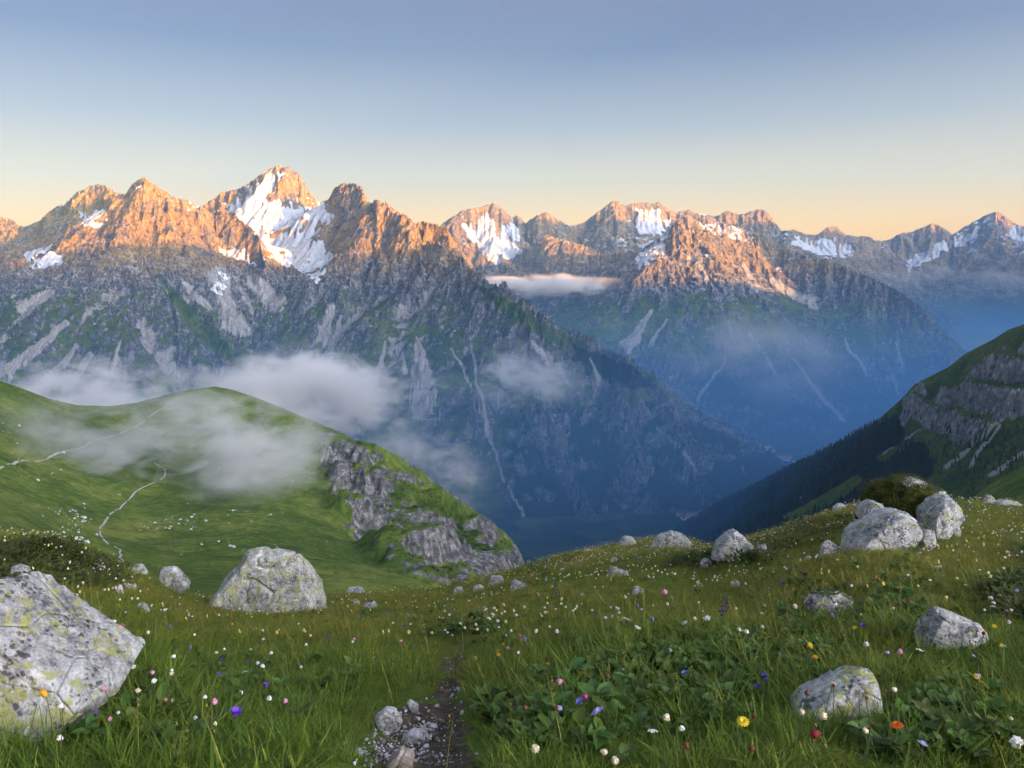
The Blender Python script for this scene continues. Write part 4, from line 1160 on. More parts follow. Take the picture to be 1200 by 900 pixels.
STN = [(t_[4], *ground(t_[0], t_[1])[:2]) for t_ in ((438, 855, 0, 0, 'the broad bluish stone'), (482, 830, 0, 0, 'the pointed upright stone'), (488, 862, 0, 0, 'the oval white stone'), (470, 886, 0, 0, 'the pinkish square-cut stone'), (530, 790, 0, 0, 'the narrow head of the trail'))]
pb = [(437, 876, 7), (444, 884, 9), (430, 890, 9), (437, 896, 10), (452, 880, 6), (450, 868, 6), (447, 874, 6), (458, 866, 5), (466, 862, 5), (480, 848, 5), (475, 853, 6), (486, 844, 5), (500, 888, 9), (512, 898, 9), (504, 896, 6), (524, 854, 6), (519, 846, 8), (530, 861, 5),
      (404, 872, 8), (412, 852, 7), (494, 878, 5), (426, 882, 5), (433, 884, 6), (463, 872, 4), (523, 772, 7), (521, 790, 4), (524, 800, 4), (516, 798, 4), (532, 806, 4), (541, 792, 4), (468, 850, 4), (427, 898, 7), (445, 892, 7), (419, 893, 5), (508, 838, 5), (500, 842, 4), (536, 846, 5), (545, 858, 4), (518, 880, 4), (528, 890, 5)]
for (cx, cy, w) in pb:
    q = ground(cx, cy); s = w * q[1] / FPX * 0.55
    o = bpy.data.objects.new('pebble', pebble_meshes[k % 6]); COL.objects.link(o)
    o.location = (q[0], q[1], q[2] + s * 0.2); o.scale = (s, s, s); o.rotation_euler = (random.Random(k).uniform(-.3, .3), random.Random(k + 50).uniform(-.3, .3), k * 1.3)
    tag(o, 'pale pebble on the bare trail close to ' + min(STN, key=lambda l: math.hypot(l[1] - q[0], l[2] - q[1]))[0], 'pebble', 'pebbles on the bare trail'); k += 1
print('rocks', round(time.time() - T_START, 1))

# ================================================================ SCATTERED GROWTH (what nobody could count)
def blade(V, F, A, rs, base, h, w, lean, az, bend, b, seg=3):
    """one grass blade: a narrow tapering, arching strip"""
    ca, sa = math.cos(az), math.sin(az); px, py = -sa, ca
    i0 = len(V)
    for s in range(seg + 1):
        t = s / seg
        out = lean * t + bend * t * t
        z = h * (t - 0.35 * bend / max(h, 1e-3) * t * t * 0.5)
        ww = w * (1 - t) ** 0.7 * 0.5
        cx, cy = base[0] + ca * out, base[1] + sa * out
        if s < seg:
            V.append((cx - px * ww, cy - py * ww, z)); V.append((cx + px * ww, cy + py * ww, z + ww * .3)); A.append((t, b)); A.append((t, b))
        else:
            V.append((cx, cy, z)); A.append((1, b))
    for s in range(seg - 1):
        a = i0 + 2 * s; F.append((a, a + 1, a + 3, a + 2))
    a = i0 + 2 * (seg - 1); F.append((a, a + 1, a + 2))

def tuft(seed, n=15, h=(0.6, 1.0), w=0.035, spread=0.28, lean=0.5):
    rs = random.Random(seed); V, F, A = [], [], []
    for i in range(n):
        az = rs.uniform(0, 6.283); r = spread * math.sqrt(rs.random())
        hh = rs.uniform(*h)
        blade(V, F, A, rs, (r * math.cos(az), r * math.sin(az)), hh, w * rs.uniform(.7, 1.3), rs.uniform(.05, lean) * hh, az + rs.uniform(-.9, .9), rs.uniform(0, .55) * hh, rs.random())
    return V, F, A

def leaf_strip(V, F, A, base, az, el, L, W, b, fold=0.25, droop=0.5, seg=3):
    """broad leaf with midrib: two rows of faces"""
    ca, sa = math.cos(az), math.sin(az); i0 = len(V)
    prof = [0.15, 0.85, 1.0, 0.62, 0.0] if seg == 4 else [0.2, 1.0, 0.75, 0.0]
    for s in range(seg + 1):
        t = s / seg
        r = L * t * math.cos(el); z = L * t * math.sin(el) - droop * L * t * t * 0.5
        ww = W * prof[s] * 0.5
        c = (base[0] + ca * r, base[1] + sa * r, base[2] + z)
        V += [(c[0] - sa * -ww, c[1] + ca * -ww, c[2] + fold * ww), c, (c[0] - sa * ww, c[1] + ca * ww, c[2] + fold * ww)]
        A += [(t, b)] * 3
    for s in range(seg):
        a = i0 + 3 * s
        F += [(a, a + 1, a + 4, a + 3), (a + 1, a + 2, a + 5, a + 4)]

def herb(seed, n=11, L=(0.35, 0.7), W=0.32):
    rs = random.Random(seed); V, F, A = [], [], []
    for i in range(n):
        leaf_strip(V, F, A, (rs.uniform(-.12, .12), rs.uniform(-.12, .12), rs.uniform(0, .45)), rs.uniform(0, 6.283), rs.uniform(.1, 1.1), rs.uniform(*L), W * rs.uniform(.6, 1.1), rs.random())
    return V, F, A

def shrub_clump(seed, n=46):
    rs = random.Random(seed); V, F, A = [], [], []
    for i in range(n):
        th = rs.uniform(0, 6.283); ph = math.acos(rs.uniform(0, 1)); r = rs.uniform(.55, 1.0)
        base = (r * .5 * math.sin(ph) * math.cos(th), r * .5 * math.sin(ph) * math.sin(th), r * .55 * math.cos(ph))
        leaf_strip(V, F, A, base, th + rs.uniform(-.8, .8), rs.uniform(0, 1.2), rs.uniform(.16, .3), rs.uniform(.08, .13), rs.random(), seg=3)
    return V, F, A

def stalk(seed):
    """flowering grass stalk with a loose seed head"""
    rs = random.Random(seed); V, F, A = [], [], []
    az = rs.uniform(0, 6.28); ln = rs.uniform(.1, .5)
    blade(V, F, A, rs, (0, 0), 1.0, 0.018, ln, az, rs.uniform(0, .25), .9, 4)
    for i in range(14):
        t = rs.uniform(.68, 1.0); o = ln * t
        leaf_strip(V, F, A, (math.cos(az) * o, math.sin(az) * o, t * .97), rs.uniform(0, 6.28), rs.uniform(.3, 1.2), .05, .02, .95, seg=3)
    return V, F, A

def blossom(seed, kind):
    """tiny flower on a stem, for the far part of the meadow"""
    rs = random.Random(seed); V, F, A = [], [], []
    blade(V, F, A, rs, (0, 0), 1.0, 0.035, .1, 0, .05, 0.0, 3)
    n0 = len(A)
    v, f = ico(1)
    i0 = len(V); sq = .55 if kind == 0 else .9
    for p in v:
        q = 1 + rs.uniform(-.22, .22)
        V.append((.1 + p[0] * .13 * q, p[1] * .13 * q, 1.0 + p[2] * .13 * q * sq)); A.append((2.0, rs.random()))
    F += [tuple(int(x) + i0 for x in t) for t in f]
    return V, F, A

def growth_material(name, ramp_lush, ramp_dry, spec=0.25, trans=0.3):
    """leaf colour: tint of the spot, chance of the plant and of the blade"""
    m = M(name)
    tint = m.attr('tint', 'INSTANCER'); b = m.attr('b'); v = m.attr('v')
    rnd = m.n('ShaderNodeObjectInfo').outputs['Random']
    f = m.math('ADD', m.math('MULTIPLY', b, 0.55), m.math('MULTIPLY', rnd, 0.45))
    lush = m.ramp(f, ramp_lush); dry = m.ramp(f, ramp_dry)
    c = m.mix(tint, lush, dry)
    # blade tips a little yellower than the sheaths
    c = m.mix(m.math('MULTIPLY', m.step(v, 0.45, 1.1), 0.45), c, m.mix(0.5, c, (0.24, 0.24, 0.07)))
    bs = m.n('ShaderNodeBsdfPrincipled'); m.put(bs.inputs['Base Color'], c)
    bs.inputs['Roughness'].default_value = 0.55; bs.inputs['Specular IOR Level'].default_value = spec
    tr = m.n('ShaderNodeBsdfTranslucent'); m.put(tr.inputs['Color'], c)
    mx = m.n('ShaderNodeMixShader'); mx.inputs[0].default_value = trans
    m.t.links.new(bs.outputs[0], mx.inputs[1]); m.t.links.new(tr.outputs[0], mx.inputs[2]); m.t.links.new(mx.outputs[0], m.out.inputs['Surface'])
    return m.m

def scatter(name, protos, pts, rot, scl, tint, mat, label, cat):
    """one object: prototype plants and the spots they grow on, put together by geometry nodes"""
    V, F, KA, VA, BA = [], [], [], [], []
    for k, (v, f, a) in enumerate(protos):
        i0 = len(V); V += [(x, y, z) for x, y, z in v]; F += [tuple(i + i0 for i in q) for q in f]
        KA += [k] * len(f); VA += [q[0] for q in a]; BA += [q[1] for q in a]
    n0 = len(V); n = len(pts)
    me = bpy.data.meshes.new(name)
    me.from_pydata(V + [tuple(p) for p in np.asarray(pts, float).tolist()], [], F)
    def put(nm, typ, dom, vals, field='value'):
        a = me.attributes.new(nm, typ, dom); a.data.foreach_set(field, np.asarray(vals).reshape(-1))
    z = np.zeros(n)
    put('kind_id', 'INT', 'FACE', np.array(KA, np.int32))
    put('spot', 'INT', 'POINT', np.concatenate((np.zeros(n0), np.ones(n))).astype(np.int32))
    put('v', 'FLOAT', 'POINT', np.concatenate((VA, z)).astype(np.float32)); put('b', 'FLOAT', 'POINT', np.concatenate((BA, z)).astype(np.float32))
    put('tint', 'FLOAT', 'POINT', np.concatenate((np.zeros(n0), tint)).astype(np.float32))
    put('rot', 'FLOAT_VECTOR', 'POINT', np.concatenate((np.zeros((n0, 3)), rot)).astype(np.float32), 'vector')
    put('scl', 'FLOAT_VECTOR', 'POINT', np.concatenate((np.ones((n0, 3)), scl)).astype(np.float32), 'vector')
    put('var', 'INT', 'POINT', np.concatenate((np.zeros(n0), rng.integers(0, len(protos), n))).astype(np.int32))
    me.update(); me.materials.append(mat)
    o = bpy.data.objects.new(name, me); COL.objects.link(o)
    t = bpy.data.node_groups.new(name + '_growth', 'GeometryNodeTree')
    t.interface.new_socket('Geometry', in_out='INPUT', socket_type='NodeSocketGeometry'); t.interface.new_socket('Geometry', in_out='OUTPUT', socket_type='NodeSocketGeometry')
    N = t.nodes.new; Lk = t.links.new
    gi = N('NodeGroupInput'); go = N('NodeGroupOutput')
    def named(nm, typ):
        q = N('GeometryNodeInputNamedAttribute'); q.data_type = typ; q.inputs['Name'].default_value = nm; return q.outputs['Attribute']
    def eq(sock, val):
        c = N('FunctionNodeCompare'); c.data_type = 'INT'; c.operation = 'EQUAL'
        Lk(sock, c.inputs[2]); c.inputs[3].default_value = val; return c.outputs[0]
    jn = N('GeometryNodeJoinGeometry')
    for k in range(len(protos)):
        sp = N('GeometryNodeSeparateGeometry'); sp.domain = 'FACE'
        Lk(gi.outputs[0], sp.inputs[0]); Lk(eq(named('kind_id', 'INT'), k), sp.inputs[1])
        ti = N('GeometryNodeGeometryToInstance'); Lk(sp.outputs[0], ti.inputs[0]); Lk(ti.outputs[0], jn.inputs[0])
    sp = N('GeometryNodeSeparateGeometry'); sp.domain = 'POINT'
    Lk(gi.outputs[0], sp.inputs[0]); Lk(eq(named('spot', 'INT'), 1), sp.inputs[1])
    mp = N('GeometryNodeMeshToPoints'); Lk(sp.outputs[0], mp.inputs[0])
    ip = N('GeometryNodeInstanceOnPoints'); Lk(mp.outputs[0], ip.inputs['Points']); Lk(jn.outputs[0], ip.inputs['Instance'])
    ip.inputs['Pick Instance'].default_value = True
    Lk(named('var', 'INT'), ip.inputs['Instance Index']); Lk(named('rot', 'FLOAT_VECTOR'), ip.inputs['Rotation']); Lk(named('scl', 'FLOAT_VECTOR'), ip.inputs['Scale'])
    sm = N('GeometryNodeSetMaterial'); Lk(ip.outputs[0], sm.inputs[0]); sm.inputs['Material'].default_value = mat
    Lk(sm.outputs[0], go.inputs[0])
    md = o.modifiers.new('growth', 'NODES'); md.node_group = t
    return stuff(o, label, cat)

def wedge(y0, y1, dens, umax=0.80):
    """even random spots in the fan of ground between two distances"""
    area = umax * (y1 * y1 - y0 * y0); n = int(area * dens)
    y = np.sqrt(rng.uniform(y0 * y0, y1 * y1, n)); x = rng.uniform(-umax, umax, n) * y
    return x, y

def free(x, y, grow=0.0, soil=True):
    ok = np.ones(len(x), bool)
    for fx, fy, w, dd in FOOT:
        ok &= ((x - fx) / (w * 0.92 + grow)) ** 2 + ((y - fy) / (dd * 0.95 + grow)) ** 2 > 1
    if soil:
        ok &= soil_at(x, y) < rng.uniform(-0.06, 0.02, len(x))
    return ok

LUSH = [(0.0, (0.030, 0.065, 0.008)), (0.35, (0.080, 0.155, 0.012)), (0.7, (0.150, 0.235, 0.020)), (1.0, (0.270, 0.330, 0.050))]
DRY = [(0.0, (0.110, 0.135, 0.014)), (0.4, (0.210, 0.215, 0.024)), (0.75, (0.310, 0.265, 0.045)), (1.0, (0.430, 0.320, 0.100))]
MAT_GRASS = growth_material('grass_blades', LUSH, DRY)
HERB_R = [(0.0, (0.025, 0.065, 0.010)), (0.4, (0.060, 0.140, 0.018)), (0.8, (0.110, 0.210, 0.030)), (1.0, (0.180, 0.260, 0.060))]
MAT_HERB = growth_material('herb_leaves', HERB_R, [(0, (0.09, 0.08, 0.03)), (1, (0.20, 0.13, 0.06))], 0.35)
MAT_SHRUB = growth_material('dwarf_shrub_leaves', [(0, (0.025, 0.045, 0.010)), (.5, (0.060, 0.090, 0.018)), (1, (0.120, 0.145, 0.030))], [(0, (0.11, 0.11, 0.02)), (1, (0.20, 0.17, 0.05))])

def grass():
    X, Y = [], []
    for y0, y1, dn in ((1.2, 3.6, 520), (3.6, 6, 380), (6, 10, 210), (10, 18, 95), (18, 38, 38)):
        x, y = wedge(y0, y1, dn * (1 if y0 > 6 else .95), 0.95 if y0 >= 18 else 1.15 if y0 >= 6 else 1.7); X.append(x); Y.append(y)
    x = np.concatenate(X); y = np.concatenate(Y)
    k = free(x, y); x, y = x[k], y[k]
    z = meadow_z(x, y)
    px, py = proj(x, y, z)
    n1 = fbm(x, y, 1 / 1.3, 3, 701); n2 = fbm(x, y, 1 / 5.0, 3, 703)
    near = sstep(6.5, 3.2, y)
    h = (0.080 + 0.025 * near) * (1 + 0.55 * n1) * rng.uniform(.55, 1.35, len(x))
    h *= 0.65 + 0.35 * sstep(0.0, -0.3, soil_at(x, y))
    h *= 1 - .35 * sstep(3.1, 2.4, y)
    h *= 1 + 0.35 * np.exp(-((px - 770) / 120) ** 2 - ((py - 780) / 50) ** 2) + 0.25 * np.exp(-((px - 430) / 70) ** 2 - ((py - 800) / 25) ** 2)
    tint = np.clip(0.25 + 0.50 * sstep(4.0, 10, y) + 0.9 * n2 + 0.4 * n1 + rng.normal(0, .2, len(x)) - 0.30 * sstep(5, 3, y) + .2 * sstep(700, 1200, px) * sstep(5, 9, y), 0, 1)
    # greener hollow beside the big boulder and round the herbs
    tint = np.clip(tint - .35 * sstep(-20, 40, poly_sd(px, py, [(640, 735), (900, 735), (900, 870), (600, 900)])) - .3 * sstep(200, 60, px) * sstep(700, 660, py), 0, 1)
    w = h * rng.uniform(.9, 1.8, len(x)) * (1 + .6 * sstep(8, 20, y))
    rot = np.stack((rng.normal(0, .2, len(x)), rng.normal(0, .2, len(x)), rng.uniform(0, 6.283, len(x))), 1)
    pts = np.stack((x, y, z - 0.012), 1)
    fine = [tuft(s, 18, (.35, 1.0), .030, .45, 1.0) for s in range(6)] + [tuft(20 + s, 9, (.35, .8), .085, .3, 1.2) for s in range(2)] + [tuft(30, 22, (.25, .7), .022, .5, 1.4)]
    scatter('grass', fine, pts, rot, np.stack((w, w, h), 1), tint, MAT_GRASS, 'fresh and straw-tinged alpine grass covering the meadow', 'grass')
    # seed stalks
    x, y = wedge(2.2, 16, 9); k = free(x, y); x, y = x[k], y[k]; n = len(x)
    h = rng.uniform(.16, .34, n) * (1 - .3 * sstep(5, 12, y))
    scatter('seed_stalks', [stalk(s) for s in range(6)], np.stack((x, y, meadow_z(x, y) - .01), 1), np.stack((rng.normal(0, .12, n), rng.normal(0, .12, n), rng.uniform(0, 6.28, n)), 1),
            np.stack((h, h, h), 1), rng.uniform(.6, 1, n), MAT_GRASS, 'thin straw-coloured grass stalks with seed heads standing above the turf', 'grass stalks')
grass()

def herbs():
    X, Y = [], []
    for (cx, cy, rx, ry, n) in ((780, 790, 100, 48, 420), (700, 830, 70, 40, 130), (860, 775, 45, 35, 110), (160, 840, 110, 28, 150), (620, 840, 60, 40, 80), (1100, 850, 110, 40, 120), (300, 800, 120, 30, 90), (1000, 700, 180, 40, 160), (560, 735, 50, 14, 70), (430, 720, 180, 14, 90), (940, 760, 60, 30, 70)):
        for i in range(n):
            a = rng.normal(0, .55); b_ = rng.normal(0, .55)
            q = ground(cx + rx * a, min(cy + ry * b_, 899)); X.append(q[0]); Y.append(q[1])
    x = np.array(X); y = np.array(Y); k = free(x, y, .03); x, y = x[k], y[k]; n = len(x)
    h = rng.uniform(.07, .17, n)
    scatter('meadow_herbs', [herb(s) for s in range(5)], np.stack((x, y, meadow_z(x, y) - .01), 1), np.stack((rng.normal(0, .15, n), rng.normal(0, .15, n), rng.uniform(0, 6.28, n)), 1),
            np.stack((h, h, h * rng.uniform(.7, 1.3, n)), 1), np.clip(rng.normal(.08, .18, n), 0, 1), MAT_HERB, 'low dark green broad-leaved herbs mixed into the grass', 'herbs')
    # dwarf shrubs: the dark hummock, the fold below the outcrop, the right-hand bank
    X, Y, S = [], [], []
    for poly, n in (([(-60, 640), (20, 634), (70, 640), (130, 664), (150, 678), (110, 690), (30, 690), (-60, 690)], 620), ([(775, 668), (800, 655), (835, 648), (880, 640), (930, 622), (985, 604), (1010, 612), (985, 630), (900, 650), (840, 662)], 420),
                    ([(1160, 700), (1200, 680), (1260, 680), (1260, 730), (1190, 732)], 120), ([(1195, 650), (1260, 640), (1260, 672), (1200, 668)], 70), ([(600, 672), (680, 650), (690, 656), (620, 682)], 60)):
        p = np.array(poly); c = 0
        while c < n:
            a = rng.uniform(p[:, 0].min(), p[:, 0].max()); b_ = rng.uniform(p[:, 1].min(), p[:, 1].max())
            if poly_sd(np.array([a]), np.array([b_]), poly)[0] < rng.uniform(-6, 2): c += .2; continue
            q = ground(a, b_); X.append(q[0]); Y.append(q[1]); c += 1
    x = np.array(X); y = np.array(Y); k = free(x, y, .05, False); x, y = x[k], y[k]; n = len(x)
    h = rng.uniform(.10, .30, n)
    scatter('dwarf_shrubs', [shrub_clump(s) for s in range(4)], np.stack((x, y, meadow_z(x, y) - .02), 1), np.stack((rng.normal(0, .1, n), rng.normal(0, .1, n), rng.uniform(0, 6.28, n)), 1),
            np.stack((h * 1.15, h * 1.15, h), 1), np.clip(rng.normal(.12, .22, n), 0, 1), MAT_SHRUB, 'dense dark green alpine dwarf shrubs on the hummock and folds', 'dwarf shrubs')
herbs()

def moss_tufts():
    cap = next(o for o in oc.children if o.name.startswith('moss_cap'))
    v = cap.data.vertices; ids = [q.index for q in v if q.normal.z > .1 and rng.random() < .25]
    P = np.array([tuple(v[i].co + cap.location) for i in ids]); n = len(P)
    h = rng.uniform(.05, .15, n)
    o = scatter('moss_tufts', [shrub_clump(60 + s, 30) for s in range(3)] + [tuft(80, 20, (.3, 1.0), .04, .5, 1.0)], P, np.stack((rng.normal(0, .3, n), rng.normal(0, .3, n), rng.uniform(0, 6.28, n)), 1), np.stack((h * 1.3, h * 1.3, h), 1), np.clip(rng.normal(.65, .35, n), 0, 1), MAT_SHRUB, 'moss and dwarf shrub cushions', 'x')
    del o['category']; o.parent = oc
moss_tufts()

def far_blossoms():
    cols = [('white', (0.80, 0.76, 0.66), 3000), ('yellow', (0.75, 0.62, 0.20), 1300), ('pink', (0.70, 0.42, 0.46), 750), ('violet', (0.24, 0.16, 0.48), 260), ('rust', (0.34, 0.12, 0.05), 800)]
    for i, (nm, c, n) in enumerate(cols):
        m = M('petals_' + nm)
        v = m.attr('v'); b_ = m.attr('b')
        cc = m.mix(m.math('GREATER_THAN', v, 1.5), (0.07, 0.10, 0.03), m.mix(b_, tuple(q * .75 for q in c), c))
        mat = m.bsdf(cc, 0.7, None, 0.2)
        y = np.sqrt(rng.uniform(5.0 ** 2, 34 ** 2, n * 3)); x = rng.uniform(-.78, .78, n * 3) * y
        dn = fbm(x, y, 1 / 3.0, 3, 801 + i) + .25 * sstep(-2, 8, x)
        k = np.argsort(-(dn + rng.normal(0, .22, len(x))))[:n]; x, y = x[k], y[k]
        k = free(x, y, .03); x, y = x[k], y[k]; n = len(x)
        h = rng.uniform(.11, .20, n); s = rng.uniform(.06, .125, n)
        scatter(nm + '_blossoms', [blossom(900 + 7 * i + s_, i % 2) for s_ in range(3)], np.stack((x, y, meadow_z(x, y) - .01), 1), np.stack((rng.normal(0, .12, n), rng.normal(0, .12, n), rng.uniform(0, 6.28, n)), 1),
                np.stack((s, s, h), 1), np.zeros(n), mat, 'countless tiny ' + nm + ' blossoms dotting the far meadow', 'blossoms')
far_blossoms()

def gravel():
    m = M('gravel_grit'); b_ = m.attr('b')
    rnd = m.n('ShaderNodeObjectInfo').outputs['Random']
    mat = m.bsdf(m.ramp(rnd, [(0, (0.12, 0.10, 0.09)), (.4, (.42, .41, .42)), (1, (.78, .78, .82))]), .9, None, .2)
    protos = []
    for s in range(3):
        rs = np.random.default_rng(40 + s); v, f = ico(1)
        p = v * rs.uniform(.6, 1.1, (len(v), 1)) * (1, .8, .6)
        protos.append(([tuple(q) for q in p], [tuple(int(j) for j in q) for q in f], [(0, .5)] * len(v)))
    X, Y = [], []
    for i in range(4200):
        a = rng.uniform(395, 600); b_ = rng.uniform(748, 899)
        sd = poly_sd(np.array([a]), np.array([b_]), SOIL_PX)[0]
        core = math.exp(-((a - 465) / 45) ** 2 - ((b_ - 880) / 40) ** 2) + .35 * math.exp(-((a - 530) / 16) ** 2 - ((b_ - 790) / 30) ** 2) + .12
        if sd < -2 or rng.random() > core: continue
        q = ground(a, b_); X.append(q[0]); Y.append(q[1])
    x = np.array(X); y = np.array(Y); n = len(x); s = rng.gamma(1.5, .0030, n) + .0015
    scatter('gravel', protos, np.stack((x, y, meadow_z(x, y) + s * .2), 1), rng.uniform(0, 6.28, (n, 3)), np.stack((s, s, s), 1), np.zeros(n), mat, 'fine pale gravel strewn over the bare trail', 'gravel')
gravel()
print('growth', round(time.time() - T_START, 1))

# ================================================================ FLOWERS ONE CAN POINT AT
def flat_mat(name, c, rough=0.6, var=0.25):
    m = M(name)
    n = m.noise(m.objco(), 120, 2, .5)
    return m.bsdf(m.mix(n, tuple(q * (1 - var) for q in c), tuple(min(1, q * (1 + var * .5)) for q in c)), rough, None, .25)
MAT_STEM = flat_mat('flower_stem', (0.075, 0.115, 0.035)); MAT_LEAF = flat_mat('flower_leaf', (0.05, 0.10, 0.025))
def mesh_from(name, V, F, mat):
    me = bpy.data.meshes.new(name); me.from_pydata(V, [], F); me.update(); me.materials.append(mat); return me
def stem_mesh(h, r=0.0016, bend=0.02, seed=0):
    V, F = [], []; rs = random.Random(seed); a = rs.uniform(0, 6.28)
    for s in range(5):
        t = s / 4; cx, cy = bend * math.cos(a) * math.sin(t * 3.14) , bend * math.sin(a) * math.sin(t * 3.14)
        for k in range(5):
            V.append((cx + r * math.cos(k * 1.2566), cy + r * math.sin(k * 1.2566), h * t))
    for s in range(4):
        for k in range(5): F.append((s * 5 + k, s * 5 + (k + 1) % 5, s * 5 + 5 + (k + 1) % 5, s * 5 + 5 + k))
    return mesh_from('stem', V, F, MAT_STEM)
def petal_ring(V, F, n, r0, r1, w, z0, z1, ph=0.0, notch=0.0):
    for k in range(n):
        a = ph + k * 6.2832 / n; ca, sa = math.cos(a), math.sin(a); i = len(V)
        rm = (r0 + r1) / 2; zm = (z0 + z1) / 2 + (r1 - r0) * .12
        V += [(ca * r0 - sa * -w * .3, sa * r0 + ca * -w * .3, z0), (ca * r0 - sa * w * .3, sa * r0 + ca * w * .3, z0), (ca * rm - sa * -w * .5, sa * rm + ca * -w * .5, zm), (ca * rm - sa * w * .5, sa * rm + ca * w * .5, zm),
              (ca * r1 - sa * -w * .28, sa * r1 + ca * -w * .28, z1), (ca * r1 - sa * w * .28, sa * r1 + ca * w * .28, z1)]
        F += [(i, i + 1, i + 3, i + 2), (i + 2, i + 3, i + 5, i + 4)]
def ball(V, F, r, sq, z, spike=0.25, sub=2, seed=0):
    rs = random.Random(seed); v, f = ico(sub); i0 = len(V)
    for p in v:
        q = r * (1 + rs.uniform(-spike, spike)); V.append((p[0] * q, p[1] * q, z + p[2] * q * sq))
    F += [tuple(int(j) + i0 for j in t) for t in f]
def head_mesh(kind, mat, seed):
    V, F = [], []; rs = random.Random(seed)
    if kind == 'clover': ball(V, F, .013, .95, .008, .30, 2, seed); petal_ring(V, F, 9, .006, .016, .007, -.002, .004, rs.random())
    elif kind == 'daisy': petal_ring(V, F, 11, .003, .018, .0075, 0, .003); 
    elif kind == 'hawkweed':
        for j in range(3): petal_ring(V, F, 13 - 2 * j, .002, .017 - .004 * j, .0065, .001 + .003 * j, .004 + .004 * j, j * .2)
    elif kind == 'bell':
        petal_ring(V, F, 6, .004, .017, .014, 0, .018, rs.random()); petal_ring(V, F, 6, .003, .013, .012, .002, .020, rs.random() + .5); ball(V, F, .008, 1, .006, .15, 1, seed)
    elif kind == 'scabious': ball(V, F, .012, .55, .006, .25, 2, seed); petal_ring(V, F, 12, .006, .021, .009, .002, .004, rs.random())
    elif kind == 'seed': ball(V, F, .011, 1.15, .010, .18, 2, seed)
    elif kind == 'puff': ball(V, F, .018, .95, .014, .30, 3, seed)
    elif kind == 'bud': ball(V, F, .010, 1.5, .012, .10, 2, seed); petal_ring(V, F, 8, .004, .011, .006, .006, .028, 0)
    elif kind == 'spike':
        for j in range(7): 
            a = j * 2.2; V2, F2 = [], []; petal_ring(V2, F2, 5, .002, .011, .010, 0, .014, j); ball(V2, F2, .006, 1, .004, .1, 1, j)
            i0 = len(V); V += [(x * .8 + .010 * math.cos(a), y * .8 + .010 * math.sin(a), z * .8 - .012 * j) for x, y, z in V2]; F += [tuple(q + i0 for q in t) for t in F2]
    elif kind == 'umbel':
        for j in range(12):
            a = j * 2.4; r = .022 * math.sqrt(j / 12); i0 = len(V); V2, F2 = [], []; ball(V2, F2, .0055, .7, 0, .3, 1, j)
            V += [(x + r * math.cos(a), y + r * math.sin(a), z - r * .2) for x, y, z in V2]; F += [tuple(q + i0 for q in t) for t in F2]
    me = mesh_from('flower_head', V, F, mat)
    if kind in ('seed', 'bud'): me.polygons.foreach_set('use_smooth', np.ones(len(me.polygons), bool))
    return me
def small_leaf_mesh(seed):
    V, F, A = [], [], []; leaf_strip(V, F, A, (0, 0, 0), 0, .7, .07, .012, 0, seg=4); return mesh_from('leaf', V, F, MAT_LEAF)
MAT_CENTRE = flat_mat('flower_centre', (0.75, 0.52, 0.05))
def centre_mesh():
    V, F = [], []; ball(V, F, .006, .6, .002, .15, 1, 3); return mesh_from('centre', V, F, MAT_CENTRE)
CENTRE = centre_mesh(); LEAF = small_leaf_mesh(1)
PET = {'white': (0.82, 0.81, 0.78), 'cream': (0.70, 0.62, 0.42), 'yellow': (0.85, 0.62, 0.04), 'orange': (0.85, 0.22, 0.02), 'gold': (0.85, 0.42, 0.03), 'pink': (0.72, 0.30, 0.45), 'palepink': (0.78, 0.58, 0.60), 'magenta': (0.52, 0.06, 0.28),
       'violet': (0.20, 0.07, 0.60), 'lilac': (0.42, 0.36, 0.68), 'blue': (0.22, 0.24, 0.62), 'darkviolet': (0.07, 0.03, 0.22), 'rust': (0.16, 0.05, 0.03), 'red': (0.22, 0.02, 0.025)}
PMAT = {k: flat_mat('petal_' + k, v) for k, v in PET.items()}
KINDS = {  # name, head, colour, height range, words, category
    'clover_pink': ('clover', 'pink', 'round pink clover head'), 'clover_magenta': ('clover', 'magenta', 'round magenta clover head'),
    'clover_white': ('clover', 'white', 'round white clover head'), 'clover_cream': ('clover', 'cream', 'round cream clover head'),
    'clover_pale': ('clover', 'palepink', 'round pale pink clover head'), 'daisy': ('daisy', 'white', 'white daisy with a yellow centre'),
    'hawkweed': ('hawkweed', 'yellow', 'bright yellow hawkweed disc'), 'hawkweed_gold': ('hawkweed', 'gold', 'golden orange hawkweed disc'),
    'bellflower': ('bell', 'violet', 'deep violet bellflower'), 'bellflower_blue': ('bell', 'blue', 'pale blue bellflower cup'),
    'scabious': ('scabious', 'lilac', 'flat lilac scabious head'), 'seed_head': ('seed', 'rust', 'rust-brown oval seed head'),
    'gentian': ('spike', 'darkviolet', 'dark violet gentian spike'), 'umbel': ('umbel', 'white', 'flat white umbel of tiny flowers'), 'seed_red': ('seed', 'red', 'dark red oval flower head')}
_heads = {}; _stems = [stem_mesh(h, .0016, .012, i) for i, h in enumerate((.10, .14, .18, .22))]; _sh = (.10, .14, .18, .22)
NAMES = {'clover': 'clover', 'daisy': 'daisy', 'hawkweed': 'hawkweed', 'bell': 'bellflower', 'scabious': 'scabious', 'seed': 'seed_head', 'spike': 'gentian', 'umbel': 'umbel_flower', 'puff': 'cotton_puff', 'bud': 'hawkweed_bud'}
fcount = 0
